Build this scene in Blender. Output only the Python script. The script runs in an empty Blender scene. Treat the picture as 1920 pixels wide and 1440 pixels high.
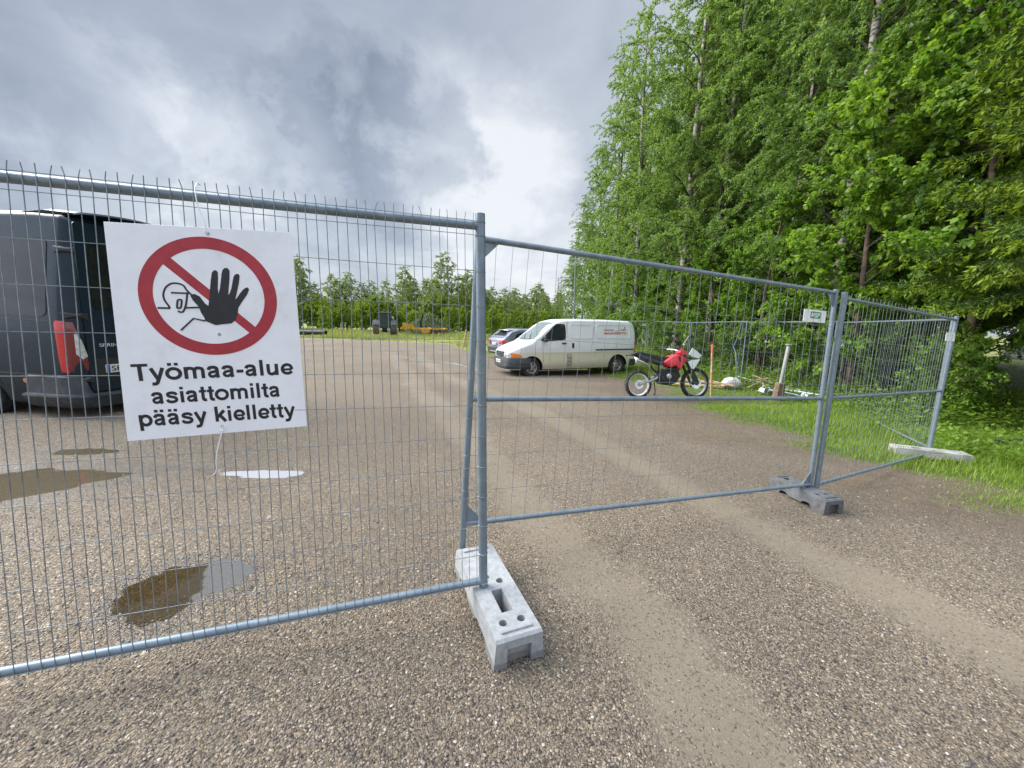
import bpy, bmesh, math, random
import numpy as np
from mathutils import Vector, Matrix
rad = math.radians
S = bpy.context.scene
COL = S.collection

# ---------------------------------------------------------------- camera
FPX, PITCH, ROLL, EYE = 720.0, rad(8.7), rad(1.25), 1.5      # focal length in photo pixels (1920 wide)
_f = np.array([0, math.cos(PITCH), -math.sin(PITCH)])
_u0 = np.array([0, math.sin(PITCH), math.cos(PITCH)])
_r0 = np.array([1.0, 0, 0])
_r = math.cos(ROLL) * _r0 + math.sin(ROLL) * _u0
_u = -math.sin(ROLL) * _r0 + math.cos(ROLL) * _u0
CAMPOS = np.array([0, 0, EYE])
def ray(px, py): return _f + (px - 960) / FPX * _r - (py - 720) / FPX * _u
def at(px, py, Y):
    d = ray(px, py); return CAMPOS + d * (Y / d[1])
cd = bpy.data.cameras.new('camera'); cam = bpy.data.objects.new('camera', cd); COL.objects.link(cam)
cd.sensor_width = 36; cd.lens = FPX / 1920 * 36; cd.clip_start = 0.05; cd.clip_end = 3000
mw = Matrix.Identity(4)
for i in range(3):
    mw[i][0], mw[i][1], mw[i][2], mw[i][3] = _r[i], _u[i], -_f[i], CAMPOS[i]
cam.matrix_world = mw
S.camera = cam

# ---------------------------------------------------------------- light
SUN_EL, SUN_AZ = rad(40), rad(283)          # azimuth clockwise from +Y: light from behind and left
sd = bpy.data.lights.new('sun', 'SUN'); sun = bpy.data.objects.new('sun', sd); COL.objects.link(sun)
sd.energy = 2.0; sd.angle = rad(45); sd.color = (1.0, 0.96, 0.9)
sdir = Vector((math.sin(SUN_AZ) * math.cos(SUN_EL), math.cos(SUN_AZ) * math.cos(SUN_EL), math.sin(SUN_EL)))
sun.rotation_euler = sdir.to_track_quat('Z', 'Y').to_euler()
S.view_settings.view_transform = 'Standard'; S.view_settings.look = 'None'
S.view_settings.exposure = 1.75; S.view_settings.gamma = 1.0; S.view_settings.use_curve_mapping = False

class NT:
    """small helper to wire node trees"""
    def __init__(s, tree): s.t = tree; s.n = tree.nodes; s.l = tree.links
    def new(s, typ, **kw):
        n = s.n.new(typ)
        for k, v in kw.items(): setattr(n, k, v)
        return n
    def put(s, sock, v):
        if isinstance(v, bpy.types.NodeSocket): s.l.new(v, sock)
        elif v is not None:
            if hasattr(sock.default_value, '__len__') and not hasattr(v, '__len__'): v = [v] * len(sock.default_value)
            if hasattr(v, '__len__') and len(sock.default_value) == 4 and len(v) == 3: v = (*v, 1)
            sock.default_value = v
    def math(s, op, a, b=None, c=None, clamp=False):
        n = s.new('ShaderNodeMath', operation=op); n.use_clamp = clamp
        for i, v in enumerate((a, b, c)):
            if v is not None: s.put(n.inputs[i], v)
        return n.outputs[0]
    def smooth(s, x, a, b, lo=0.0, hi=1.0):
        n = s.new('ShaderNodeMapRange', interpolation_type='SMOOTHSTEP')
        s.put(n.inputs['Value'], x); n.inputs['From Min'].default_value = a; n.inputs['From Max'].default_value = b
        n.inputs['To Min'].default_value = lo; n.inputs['To Max'].default_value = hi
        return n.outputs[0]
    def mix(s, f, a, b, blend='MIX'):
        n = s.new('ShaderNodeMix', data_type='RGBA', blend_type=blend)
        s.put(n.inputs[0], f); s.put(n.inputs[6], a); s.put(n.inputs[7], b)
        return n.outputs[2]
    def noise(s, vec, scale, detail=4, rough=0.5, dist=0.0):
        n = s.new('ShaderNodeTexNoise'); s.put(n.inputs['Vector'], vec)
        n.inputs['Scale'].default_value = scale; n.inputs['Detail'].default_value = detail
        n.inputs['Roughness'].default_value = rough; n.inputs['Distortion'].default_value = dist
        return n.outputs[0]
    def vor(s, vec, scale, feature='F1', rand=1.0):
        n = s.new('ShaderNodeTexVoronoi', feature=feature); s.put(n.inputs['Vector'], vec)
        n.inputs['Scale'].default_value = scale; n.inputs['Randomness'].default_value = rand
        return n
    def ramp(s, f, stops, interp='LINEAR'):
        n = s.new('ShaderNodeValToRGB'); s.put(n.inputs[0], f); cr = n.color_ramp; cr.interpolation = interp
        while len(cr.elements) < len(stops): cr.elements.new(0.5)
        for e, (p, c) in zip(cr.elements, stops):
            e.position = p; e.color = (*c, 1) if len(c) == 3 else c
        return n.outputs[0]

W = bpy.data.worlds.new('World'); S.world = W; W.use_nodes = True
def build_world():
    t = NT(W.node_tree); t.n.clear()
    out = t.new('ShaderNodeOutputWorld'); bg = t.new('ShaderNodeBackground')
    sky = t.new('ShaderNodeTexSky', sky_type='NISHITA'); sky.sun_disc = False
    sky.sun_elevation = SUN_EL; sky.sun_rotation = SUN_AZ
    tc = t.new('ShaderNodeTexCoord'); d = tc.outputs['Generated']
    sep = t.new('ShaderNodeSeparateXYZ'); t.put(sep.inputs[0], d); z = sep.outputs[2]
    # direction flattened onto a cloud layer so that clouds crowd towards the horizon
    zz = t.math('ADD', t.math('MAXIMUM', z, 0.0), 0.28)
    comb = t.new('ShaderNodeCombineXYZ')
    t.put(comb.inputs[0], t.math('DIVIDE', sep.outputs[0], zz)); t.put(comb.inputs[1], t.math('DIVIDE', sep.outputs[1], zz)); comb.inputs[2].default_value = 0.37
    p = comb.outputs[0]
    big = t.noise(p, 1.1, 6, 0.52, 0.3)
    fine = t.noise(d, 6.5, 12, 0.58, 0.15)
    wisp = t.noise(p, 2.7, 10, 0.58, 0.5)
    def blob(px, py, r0, r1, amp):
        v = Vector(ray(px, py)).normalized()
        n = t.new('ShaderNodeVectorMath', operation='DOT_PRODUCT'); t.put(n.inputs[0], d); n.inputs[1].default_value = v
        q = t.math('ADD', n.outputs['Value'], t.math('MULTIPLY', t.math('SUBTRACT', fine, 0.5), amp))
        return t.smooth(q, math.cos(rad(r1)), math.cos(rad(r0)))
    dk = None
    for px, py, r0, r1, amp, w in ((690, 295, 2, 11, .10, .68), (800, 310, 1, 9, .07, .5), (610, 215, 3, 10, .09, .35), (70, 275, 5, 11, .05, .6), (200, 330, 1, 7, .04, .45), (420, 395, 1, 6, .05, .35), (60, 40, 8, 24, .12, .12), (700, 450, 3, 10, .08, .3)):
        b = t.math('MULTIPLY', blob(px, py, r0, r1, amp), w)
        dk = b if dk is None else t.math('MAXIMUM', dk, b)
    br = None
    for px, py, r0, r1, amp, w in ((905, 330, 2, 17, .05, .75), (330, 330, 3, 14, .08, .6), (540, 330, 2, 9, .08, .45), (960, 540, 3, 20, .04, .55), (1120, 90, 4, 20, .05, .25)):
        b = t.math('MULTIPLY', blob(px, py, r0, r1, amp), w)
        br = b if br is None else t.math('MAXIMUM', br, b)
    val = t.math('ADD', 0.56, t.math('MULTIPLY', t.math('SUBTRACT', big, 0.5), 0.5))
    val = t.math('ADD', val, t.math('MULTIPLY', t.math('SUBTRACT', wisp, 0.5), 0.5))
    val = t.math('ADD', val, t.math('MULTIPLY', br, 0.50))
    val = t.math('SUBTRACT', val, t.math('MULTIPLY', dk, 0.44))
    val = t.math('ADD', val, t.smooth(z, 0.55, 0.1, -0.03, 0.16), clamp=True)
    cloud = t.ramp(val, [(0.0, (0.50, 0.60, 0.80)), (0.3, (0.76, 0.88, 1.12)), (0.55, (1.14, 1.28, 1.55)), (0.8, (1.75, 1.89, 2.1)), (1.0, (2.6, 2.68, 2.78))])
    # overcast skies are brightest overhead; unseen sky behind and left boosted as added fill
    boost = t.math('MULTIPLY', t.smooth(z, 0.62, 0.98, 1.0, 4.2), t.math('ADD', t.smooth(sep.outputs[1], 0.48, -0.2, 1.0, 1.8), t.math('MULTIPLY', t.smooth(sep.outputs[1], 0.5, 0.1), t.math('MULTIPLY', t.smooth(sep.outputs[1], -0.65, -0.25), t.smooth(sep.outputs[0], -0.2, -0.8, 0.0, 3.2)))))
    sc = t.new('ShaderNodeVectorMath', operation='SCALE'); t.put(sc.inputs[0], cloud); t.put(sc.inputs['Scale'], boost)
    col = t.mix(0.95, sky.outputs[0], sc.outputs[0])
    t.put(bg.inputs[0], col); bg.inputs[1].default_value = 0.1
    t.l.new(bg.outputs[0], out.inputs[0])
build_world()

# ---------------------------------------------------------------- helpers
def sm(a, b, x):
    t = np.clip((np.asarray(x, float) - a) / (b - a), 0, 1); return t * t * (3 - 2 * t)

def tag(o, label=None, cat=None, group=None, kind=None):
    for k, v in (('label', label), ('category', cat), ('group', group), ('kind', kind)):
        if v: o[k] = v
    return o
def empty(name, loc=(0, 0, 0), rz=0.0, label=None, cat=None, group=None):
    o = bpy.data.objects.new(name, None); COL.objects.link(o)
    o.location = loc; o.rotation_euler = (0, 0, rz); o.empty_display_size = 0.2
    return tag(o, label, cat, group)
def link(name, me, parent=None):
    o = bpy.data.objects.new(name, me); COL.objects.link(o)
    if parent is not None: o.parent = parent
    return o

class MB:
    def __init__(s): s.v = []; s.f = []; s.m = []
    def add(s, vs, fs, m=0):
        b = len(s.v); s.v.extend([tuple(map(float, q)) for q in vs])
        for f in fs: s.f.append([b + i for i in f]); s.m.append(m)
        return s
    def box(s, c, size, R=None, m=0, taper=1.0):
        h = [q / 2 for q in size]; vs = []
        for z in (-1, 1):
            k = taper if z > 0 else 1
            for x, y in ((-1, -1), (1, -1), (1, 1), (-1, 1)): vs.append(Vector((x * h[0] * k, y * h[1] * k, z * h[2])))
        if R is not None: vs = [R @ q for q in vs]
        vs = [q + Vector(c) for q in vs]
        return s.add(vs, [(3, 2, 1, 0), (4, 5, 6, 7), (0, 1, 5, 4), (1, 2, 6, 5), (2, 3, 7, 6), (3, 0, 4, 7)], m)
    def tube(s, pts, r, n=8, cap=True, m=0):
        P = [Vector(p) for p in pts]; N = len(P)
        rs = r if hasattr(r, '__len__') else [r] * N
        T = [(P[min(i + 1, N - 1)] - P[max(i - 1, 0)]).normalized() for i in range(N)]
        a = T[0].orthogonal().normalized(); vs = []; fs = []
        for i in range(N):
            a = (a - T[i] * a.dot(T[i]))
            a = a.normalized() if a.length > 1e-6 else T[i].orthogonal().normalized()
            b = T[i].cross(a)
            for k in range(n):
                w = 2 * math.pi * k / n
                vs.append(P[i] + (a * math.cos(w) + b * math.sin(w)) * rs[i])
        for i in range(N - 1):
            for k in range(n):
                k2 = (k + 1) % n
                fs.append((i * n + k, i * n + k2, (i + 1) * n + k2, (i + 1) * n + k))
        if cap: fs += [tuple(range(n - 1, -1, -1)), tuple((N - 1) * n + k for k in range(n))]
        return s.add(vs, fs, m)
    def ring(s, c, axis, prof, n=32, m=0):
        """lathe of prof [(radius, offset along axis)] around axis; closed when first == last"""
        A = Vector(axis).normalized(); a = A.orthogonal().normalized(); b = A.cross(a); c = Vector(c)
        vs = [c + (a * math.cos(2 * math.pi * k / n) + b * math.sin(2 * math.pi * k / n)) * r + A * h for k in range(n) for r, h in prof]
        q = len(prof); fs = []
        for k in range(n):
            k2 = (k + 1) % n
            for j in range(q - 1): fs.append((k * q + j, k2 * q + j, k2 * q + j + 1, k * q + j + 1))
        return s.add(vs, fs, m)
    def prism(s, poly, fn, t, m=0):
        """polygon poly [(a,b)] mapped by fn(a,b,h) for h = 0 and t"""
        n = len(poly)
        vs = [fn(a, b, 0) for a, b in poly] + [fn(a, b, t) for a, b in poly]
        fs = [tuple(range(n - 1, -1, -1)), tuple(range(n, 2 * n))] + [(i, (i + 1) % n, n + (i + 1) % n, n + i) for i in range(n)]
        return s.add(vs, fs, m)
    def patch(s, poly, fn, t=0.004, rings=4, m=0):
        """star-shaped polygon draped over a surface: fn(a,b,offset); has an edge of depth t"""
        n = len(poly); cx = sum(p[0] for p in poly) / n; cy = sum(p[1] for p in poly) / n
        vs = [fn(cx, cy, t)]
        for k in range(1, rings + 1):
            q = k / rings
            vs += [fn(cx + (a - cx) * q, cy + (b - cy) * q, t) for a, b in poly]
        vs += [fn(a, b, -0.004) for a, b in poly]
        fs = [(0, 1 + i, 1 + (i + 1) % n) for i in range(n)]
        for k in range(rings):
            o = 1 + k * n
            fs += [(o + i, o + n + i, o + n + (i + 1) % n, o + (i + 1) % n) for i in range(n)]
        return s.add(vs, fs, m)
    def grid(s, fn, us, vs_, m=0):
        nu, nv = len(us), len(vs_)
        return s.add([fn(u, v) for u in us for v in vs_], [(i * nv + j, (i + 1) * nv + j, (i + 1) * nv + j + 1, i * nv + j + 1) for i in range(nu - 1) for j in range(nv - 1)], m)
    def build(s, name, mats, parent=None, smooth=False, bevel=0.0, seg=2, fix=True):
        me = bpy.data.meshes.new(name); me.from_pydata(s.v, [], s.f); 
        mats = mats if isinstance(mats, (list, tuple)) else [mats]
        for q in mats: me.materials.append(q)
        me.polygons.foreach_set('material_index', s.m)
        if fix:
            bm = bmesh.new(); bm.from_mesh(me); bmesh.ops.recalc_face_normals(bm, faces=bm.faces); bm.to_mesh(me); bm.free()
        o = link(name, me, parent)
        if smooth:
            me.polygons.foreach_set('use_smooth', [True] * len(me.polygons))
            try: me.set_sharp_from_angle(angle=rad(38))
            except Exception: pass
        if bevel:
            b = o.modifiers.new('edge', 'BEVEL'); b.width = bevel; b.segments = seg; b.limit_method = 'ANGLE'; b.angle_limit = rad(40)
            me.polygons.foreach_set('use_smooth', [True] * len(me.polygons))
            try: me.set_sharp_from_angle(angle=rad(50))
            except Exception: pass
        me.update()
        return o

def np_mesh(name, V, F, mats, parent=None, mi=None, smooth=False):
    """V (n,3), F (m,k) arrays"""
    me = bpy.data.meshes.new(name); V = np.asarray(V, np.float32); F = np.asarray(F, np.int32)
    me.vertices.add(len(V)); me.vertices.foreach_set('co', V.ravel())
    k = F.shape[1]; me.loops.add(F.size); me.loops.foreach_set('vertex_index', F.ravel())
    me.polygons.add(len(F)); me.polygons.foreach_set('loop_start', np.arange(0, F.size, k, dtype=np.int32))
    for q in (mats if isinstance(mats, (list, tuple)) else [mats]): me.materials.append(q)
    if mi is not None: me.polygons.foreach_set('material_index', np.asarray(mi, np.int32))
    if smooth: me.polygons.foreach_set('use_smooth', np.ones(len(F), bool))
    me.update(calc_edges=True); me.validate()
    return link(name, me, parent)

def copy_thing(o, label=None, parent=None):
    c = o.copy(); COL.objects.link(c); c.parent = parent
    if label: c['label'] = label
    for ch in list(o.children): copy_thing(ch, None, c)
    return c

def text_mesh(s, size=1.0, bold=0.0, extrude=0.0, res=4):
    cu = bpy.data.curves.new('letters', 'FONT'); cu.body = s; cu.size = size; cu.offset = bold * size; cu.extrude = extrude; cu.resolution_u = res
    o = bpy.data.objects.new('letters', cu); COL.objects.link(o)
    dg = bpy.context.evaluated_depsgraph_get(); me = bpy.data.meshes.new_from_object(o.evaluated_get(dg))
    bpy.data.objects.remove(o); bpy.data.curves.remove(cu)
    return me
def lettering(name, s, mat, parent, fn, x0, x1, y0, cap, bold=0.0, ext=0.0008):
    """text fitted to x0..x1 on the baseline y0 (y1 at the right end), capital height cap, mapped by fn(x,y,h)"""
    capm = text_mesh('T', 1.0, bold, 0.01); caph = max(v.co.y for v in capm.vertices); bpy.data.meshes.remove(capm)
    me = text_mesh(s, 1.0, bold, 0.01)
    co = np.empty(len(me.vertices) * 3); me.vertices.foreach_get('co', co); co = co.reshape(-1, 3)
    a, b = co[:, 0].min(), co[:, 0].max(); kx = (x1 - x0) / (b - a); ky = cap / caph
    y1 = y0[1] if isinstance(y0, tuple) else y0; ya = y0[0] if isinstance(y0, tuple) else y0
    for v, c in zip(me.vertices, co):
        X = x0 + (c[0] - a) * kx; q = (X - x0) / (x1 - x0)
        v.co = Vector(fn(X, ya + (y1 - ya) * q + c[1] * ky, ext if c[2] > 0 else 0.0))
    me.materials.clear(); me.materials.append(mat)
    return link(name, me, parent)

# ---------------------------------------------------------------- materials
def mat(name, col, rough=0.5, metal=0.0, var=0.12, scale=6.0, bump=0.0, bscale=40.0, spec=0.5, coat=0.0, dirt=None, col2=None):
    m = bpy.data.materials.new(name); m.use_nodes = True; t = NT(m.node_tree); t.n.clear()
    out = t.new('ShaderNodeOutputMaterial'); b = t.new('ShaderNodeBsdfPrincipled'); t.l.new(b.outputs[0], out.inputs[0])
    tc = t.new('ShaderNodeTexCoord'); v = tc.outputs['Object']
    n = t.noise(v, scale, 6, 0.6)
    c2 = col2 if col2 else tuple(q * (1 - var * 2) for q in col)
    c1 = col if col2 else tuple(min(1, q * (1 + var)) for q in col)
    c = t.mix(t.smooth(n, 0.35, 0.68), c1, c2)
    if dirt:
        dn = t.noise(v, scale * 0.6 + 1.7, 8, 0.7)
        c = t.mix(t.smooth(dn, 0.50, 0.78, 0, dirt[1]), c, dirt[0])
    t.put(b.inputs['Base Color'], c); b.inputs['Metallic'].default_value = metal
    t.put(b.inputs['Roughness'], t.smooth(n, 0.2, 0.8, max(0.02, rough - 0.07), min(1, rough + 0.09)))
    b.inputs['Specular IOR Level'].default_value = spec
    b.inputs['Coat Weight'].default_value = coat; b.inputs['Coat Roughness'].default_value = 0.06
    if bump:
        bp = t.new('ShaderNodeBump'); bp.inputs['Strength'].default_value = bump; bp.inputs['Distance'].default_value = 0.01
        t.put(bp.inputs['Height'], t.noise(v, bscale, 6, 0.65)); t.put(b.inputs['Normal'], bp.outputs[0])
    return m

def emission_free_glass(name, tint, rough=0.03, trans=0.75):
    m = bpy.data.materials.new(name); m.use_nodes = True; t = NT(m.node_tree); t.n.clear()
    out = t.new('ShaderNodeOutputMaterial'); fr = t.new('ShaderNodeFresnel'); fr.inputs[0].default_value = 1.5
    gl = t.new('ShaderNodeBsdfGlossy'); gl.inputs['Roughness'].default_value = rough
    tr = t.new('ShaderNodeBsdfTransparent'); tr.inputs[0].default_value = (*tint, 1)
    df = t.new('ShaderNodeBsdfDiffuse'); tc = t.new('ShaderNodeTexCoord')
    t.put(df.inputs[0], t.mix(t.noise(tc.outputs['Object'], 3, 4), (0.02, 0.024, 0.026), (0.045, 0.05, 0.052)))
    a = t.new('ShaderNodeMixShader'); a.inputs[0].default_value = trans; t.l.new(df.outputs[0], a.inputs[1]); t.l.new(tr.outputs[0], a.inputs[2])
    b = t.new('ShaderNodeMixShader'); t.l.new(fr.outputs[0], b.inputs[0]); t.l.new(a.outputs[0], b.inputs[1]); t.l.new(gl.outputs[0], b.inputs[2])
    t.l.new(b.outputs[0], out.inputs[0]); return m

def leaf_mat(name, dark, light, trans=0.4, clump=0.9, rough=0.45):
    m = bpy.data.materials.new(name); m.use_nodes = True; t = NT(m.node_tree); t.n.clear()
    out = t.new('ShaderNodeOutputMaterial'); g = t.new('ShaderNodeNewGeometry'); tc = t.new('ShaderNodeTexCoord'); oi = t.new('ShaderNodeObjectInfo')
    r = g.outputs['Random Per Island']
    n = t.noise(tc.outputs['Object'], clump, 4, 0.55)
    f = t.math('ADD', t.math('MULTIPLY', r, 0.5), t.math('MULTIPLY', t.math('SUBTRACT', n, 0.32), 1.15), clamp=True)
    f = t.math('ADD', f, t.math('MULTIPLY', t.math('SUBTRACT', oi.outputs['Random'], 0.5), 0.3), clamp=True)
    c = t.mix(f, dark, light)
    b = t.new('ShaderNodeBsdfPrincipled'); t.put(b.inputs['Base Color'], c); b.inputs['Roughness'].default_value = rough; b.inputs['Specular IOR Level'].default_value = 0.35
    tr = t.new('ShaderNodeBsdfTranslucent'); t.put(tr.inputs[0], t.mix(1.0, c, (1.25, 1.15, 0.55), 'MULTIPLY'))
    mx = t.new('ShaderNodeMixShader'); mx.inputs[0].default_value = trans
    t.l.new(b.outputs[0], mx.inputs[1]); t.l.new(tr.outputs[0], mx.inputs[2]); t.l.new(mx.outputs[0], out.inputs[0])
    return m

def birch_bark(name):
    m = bpy.data.materials.new(name); m.use_nodes = True; t = NT(m.node_tree); t.n.clear()
    out = t.new('ShaderNodeOutputMaterial'); b = t.new('ShaderNodeBsdfPrincipled'); t.l.new(b.outputs[0], out.inputs[0])
    tc = t.new('ShaderNodeTexCoord'); mp = t.new('ShaderNodeMapping'); t.put(mp.inputs[0], tc.outputs['Object']); mp.inputs['Scale'].default_value = (5, 5, 14)
    n = t.noise(mp.outputs[0], 1.0, 6, 0.6); n2 = t.noise(tc.outputs['Object'], 1.1, 5, 0.6)
    c = t.mix(t.smooth(n, 0.47, 0.60), (0.32, 0.30, 0.26), (0.05, 0.042, 0.036))
    c = t.mix(t.smooth(n2, 0.45, 0.7), c, (0.2, 0.17, 0.13))
    t.put(b.inputs['Base Color'], c); b.inputs['Roughness'].default_value = 0.8
    return m

M = {}
M['galv'] = mat('galvanised steel', (0.17, 0.215, 0.25), 0.40, 0.35, 0.08, 12, 0.05, 120, dirt=((0.30, 0.29, 0.27), 0.6))
M['galv2'] = mat('weathered galvanised steel', (0.46, 0.49, 0.52), 0.5, 0.6, 0.14, 9, 0.08, 120, dirt=((0.3, 0.29, 0.26), 0.5))
M['wire'] = mat('galvanised wire', (0.215, 0.245, 0.265), 0.45, 0.35, 0.15, 14)
M['concrete'] = mat('pale concrete', (0.31, 0.32, 0.32), 0.85, 0, 0.09, 26, 0.5, 150, dirt=((0.22, 0.21, 0.195), 0.45))
M['concrete2'] = mat('old concrete', (0.30, 0.295, 0.275), 0.9, 0, 0.16, 6, 0.4, 120, dirt=((0.18, 0.17, 0.13), 0.7))
M['rubber_block'] = mat('dark recycled plastic', (0.095, 0.10, 0.105), 0.65, 0, 0.2, 14, 0.3, 160, dirt=((0.2, 0.175, 0.14), 0.9))
M['sign_white'] = mat('sign white', (0.76, 0.775, 0.81), 0.38, 0, 0.025, 9, 0, dirt=((0.5, 0.49, 0.46), 0.45))
M['sign_red'] = mat('sign red', (0.35, 0.022, 0.034), 0.4, 0, 0.05, 30)
M['sign_black'] = mat('sign black', (0.012, 0.012, 0.016), 0.42, 0, 0.1, 30)
M['white_plastic'] = mat('white plastic', (0.75, 0.75, 0.74), 0.4, 0, 0.05, 8)
M['green_print'] = mat('green print', (0.03, 0.25, 0.11), 0.45, 0, 0.08, 30)
M['tyre'] = mat('tyre rubber', (0.022, 0.022, 0.023), 0.8, 0, 0.25, 14, 0.3, 90, dirt=((0.12, 0.10, 0.08), 0.6))
M['dark'] = mat('underbody black', (0.012, 0.012, 0.013), 0.9, 0, 0.2, 5)
M['steel_rim'] = mat('steel rim', (0.42, 0.41, 0.39), 0.4, 0.7, 0.15, 12, dirt=((0.14, 0.12, 0.10), 0.6))
M['black_plastic'] = mat('black plastic', (0.022, 0.023, 0.025), 0.5, 0, 0.15, 12, 0.05, 200)
M['grey_plastic'] = mat('dark grey plastic', (0.042, 0.05, 0.06), 0.5, 0, 0.15, 8, 0.05, 200, dirt=((0.16, 0.14, 0.12), 0.5))
M['van_dark'] = mat('dark blue grey paint', (0.012, 0.024, 0.036), 0.25, 0.0, 0.08, 3, spec=0.25, coat=0.05)
M['car_grey'] = mat('grey metallic paint', (0.22, 0.24, 0.29), 0.35, 0.4, 0.06, 3, coat=0.8)
M['car_silver'] = mat('silver paint', (0.42, 0.44, 0.46), 0.35, 0.5, 0.06, 3, coat=0.8)
M['glass'] = emission_free_glass('tinted glass', (0.30, 0.34, 0.34), 0.03, 0.55)
M['glass_clear'] = emission_free_glass('windscreen glass', (0.62, 0.68, 0.68), 0.03, 0.8)
M['red_lens'] = mat('red lamp lens', (0.52, 0.012, 0.016), 0.15, 0, 0.1, 25, coat=1.0)
M['dark_red_lens'] = mat('dark red lamp lens', (0.16, 0.008, 0.012), 0.15, 0, 0.1, 25, coat=1.0)
M['amber'] = mat('amber lens', (0.75, 0.20, 0.02), 0.2, 0, 0.08, 30, coat=1.0)
M['clear_lens'] = mat('clear lamp lens', (0.62, 0.64, 0.66), 0.12, 0.3, 0.15, 25, coat=1.0)
M['chrome'] = mat('chrome', (0.62, 0.62, 0.62), 0.15, 1.0, 0.05, 10)
M['alu'] = mat('dull aluminium', (0.42, 0.42, 0.42), 0.4, 0.8, 0.12, 20)
M['plate'] = mat('number plate white', (0.72, 0.72, 0.70), 0.45, 0, 0.04, 30)
M['plate_blue'] = mat('number plate blue', (0.02, 0.09, 0.42), 0.45, 0, 0.05, 30)
M['bike_red'] = mat('red fairing plastic', (0.62, 0.045, 0.06), 0.35, 0, 0.06, 9)
M['engine'] = mat('engine castings', (0.035, 0.035, 0.037), 0.5, 0.4, 0.25, 30, 0.2, 60, dirt=((0.10, 0.08, 0.06), 0.6))
M['orange_paint'] = mat('orange paint', (0.85, 0.13, 0.025), 0.6, 0, 0.08, 20)
M['raw_wood'] = mat('fresh sawn wood', (0.52, 0.34, 0.17), 0.75, 0, 0.15, 12, 0.2, 60)
M['old_wood'] = mat('old wood', (0.24, 0.17, 0.11), 0.85, 0, 0.2, 10, 0.3, 60)
M['pvc'] = mat('grey plastic pipe', (0.30, 0.30, 0.285), 0.5, 0, 0.1, 6, dirt=((0.25, 0.23, 0.2), 0.6))
M['black_pipe'] = mat('black culvert pipe', (0.018, 0.019, 0.02), 0.5, 0, 0.2, 5)
M['tractor_green'] = mat('dark tractor paint', (0.015, 0.03, 0.024), 0.35, 0.1, 0.1, 4, coat=0.6)
M['tractor_grey'] = mat('grey tractor fender', (0.05, 0.06, 0.07), 0.45, 0, 0.15, 4)
M['yellow'] = mat('yellow trailer paint', (0.62, 0.33, 0.03), 0.5, 0, 0.14, 3, dirt=((0.25, 0.16, 0.07), 0.8))
M['mud'] = mat('muddy yellow tread', (0.30, 0.26, 0.19), 0.9, 0, 0.2, 4)
M['bark_dark'] = mat('dark twig bark', (0.060, 0.047, 0.036), 0.9, 0, 0.25, 3)
M['bark_spruce'] = mat('spruce bark', (0.105, 0.075, 0.055), 0.9, 0, 0.25, 6, 0.5, 30)
M['birch'] = birch_bark('birch bark')
M['leaf_birch'] = leaf_mat('birch leaves', (0.085, 0.165, 0.04), (0.26, 0.40, 0.115), 0.57)
M['leaf_far'] = leaf_mat('far birch leaves', (0.13, 0.20, 0.06), (0.28, 0.37, 0.12), 0.55, 0.4)
M['leaf_bright'] = leaf_mat('bright broad leaves', (0.08, 0.185, 0.022), (0.32, 0.49, 0.075), 0.58, 0.8)
M['leaf_shrub'] = leaf_mat('shrub leaves', (0.12, 0.21, 0.025), (0.32, 0.45, 0.06), 0.55, 0.5)
M['leaf_weed'] = leaf_mat('weed leaves', (0.07, 0.155, 0.018), (0.24, 0.37, 0.05), 0.5, 0.8)
M['needle'] = leaf_mat('spruce needles', (0.016, 0.052, 0.012), (0.10, 0.165, 0.022), 0.25, 1.3, 0.5)
M['needle_young'] = leaf_mat('young spruce needles', (0.09, 0.17, 0.014), (0.28, 0.39, 0.035), 0.4, 1.6, 0.5)
M['grass'] = leaf_mat('grass blades', (0.075, 0.15, 0.014), (0.28, 0.40, 0.05), 0.4, 0.55)
M['field_grass'] = leaf_mat('dry field grass', (0.12, 0.17, 0.035), (0.33, 0.36, 0.10), 0.3, 0.25)
M['brush'] = leaf_mat('wilted brush', (0.07, 0.10, 0.045), (0.19, 0.23, 0.12), 0.2, 1.2)

# ---------------------------------------------------------------- ground
PUD = [  # centre x, y, half length, half width, angle, depth, level offset, seed
    (-4.72, 2.84, 1.0, 0.50, 0.40, 0.03, 0.026, 1),
    (-1.905, 1.92, 0.245, 0.185, 2.23, 0.024, 0.007, 2),
    (-1.72, 2.06, 0.19, 0.16, 0.9, 0.004, 0.005, 5),
    (-2.40, 3.58, 0.38, 0.10, 0.10, 0.012, 0.012, 3),
    (-4.5, 3.9, 0.34, 0.09, 0.12, 0.012, 0.014, 4)]
def g0(x, y):
    x = np.asarray(x, float); y = np.asarray(y, float)
    a = -.07 - .26 * np.tanh(x / 6.5)
    w = sm(6, 13, y) ; z = a * (1 - w) + w * (-.2 + 0 * x)
    z = z + 0.22 * sm(12, 20, y) * sm(4, 8, x) * (1 - sm(30, 60, y))
    z = z + .008 * np.sin(1.9 * x + .7 * y) * np.sin(1.3 * y - .5 * x + 1) + .004 * np.sin(5.1 * x + 2) * np.sin(4.3 * y)
    return z
def pud_s(x, y, P):
    cx, cy, a, b, ang, dep, lo, sd_ = P
    dx, dy = x - cx, y - cy; c, s_ = math.cos(ang), math.sin(ang)
    u, v = (dx * c + dy * s_) / a, (-dx * s_ + dy * c) / b
    th = np.arctan2(v, u)
    w = 1 + (.04 if sd_ == 2 else .13) * np.sin(2 * th + sd_) + .09 * np.sin(3 * th + 2 * sd_) + .06 * np.sin(7 * th + sd_) + .05 * np.sin(13 * th + sd_) + (.04 + .05 * (sd_ == 3)) * np.sin(23 * th) * np.sin(5 * th)
    return np.sqrt(u * u + v * v) / w
def pud_level(P): return float(g0(P[0], P[1])) - P[6]
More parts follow.
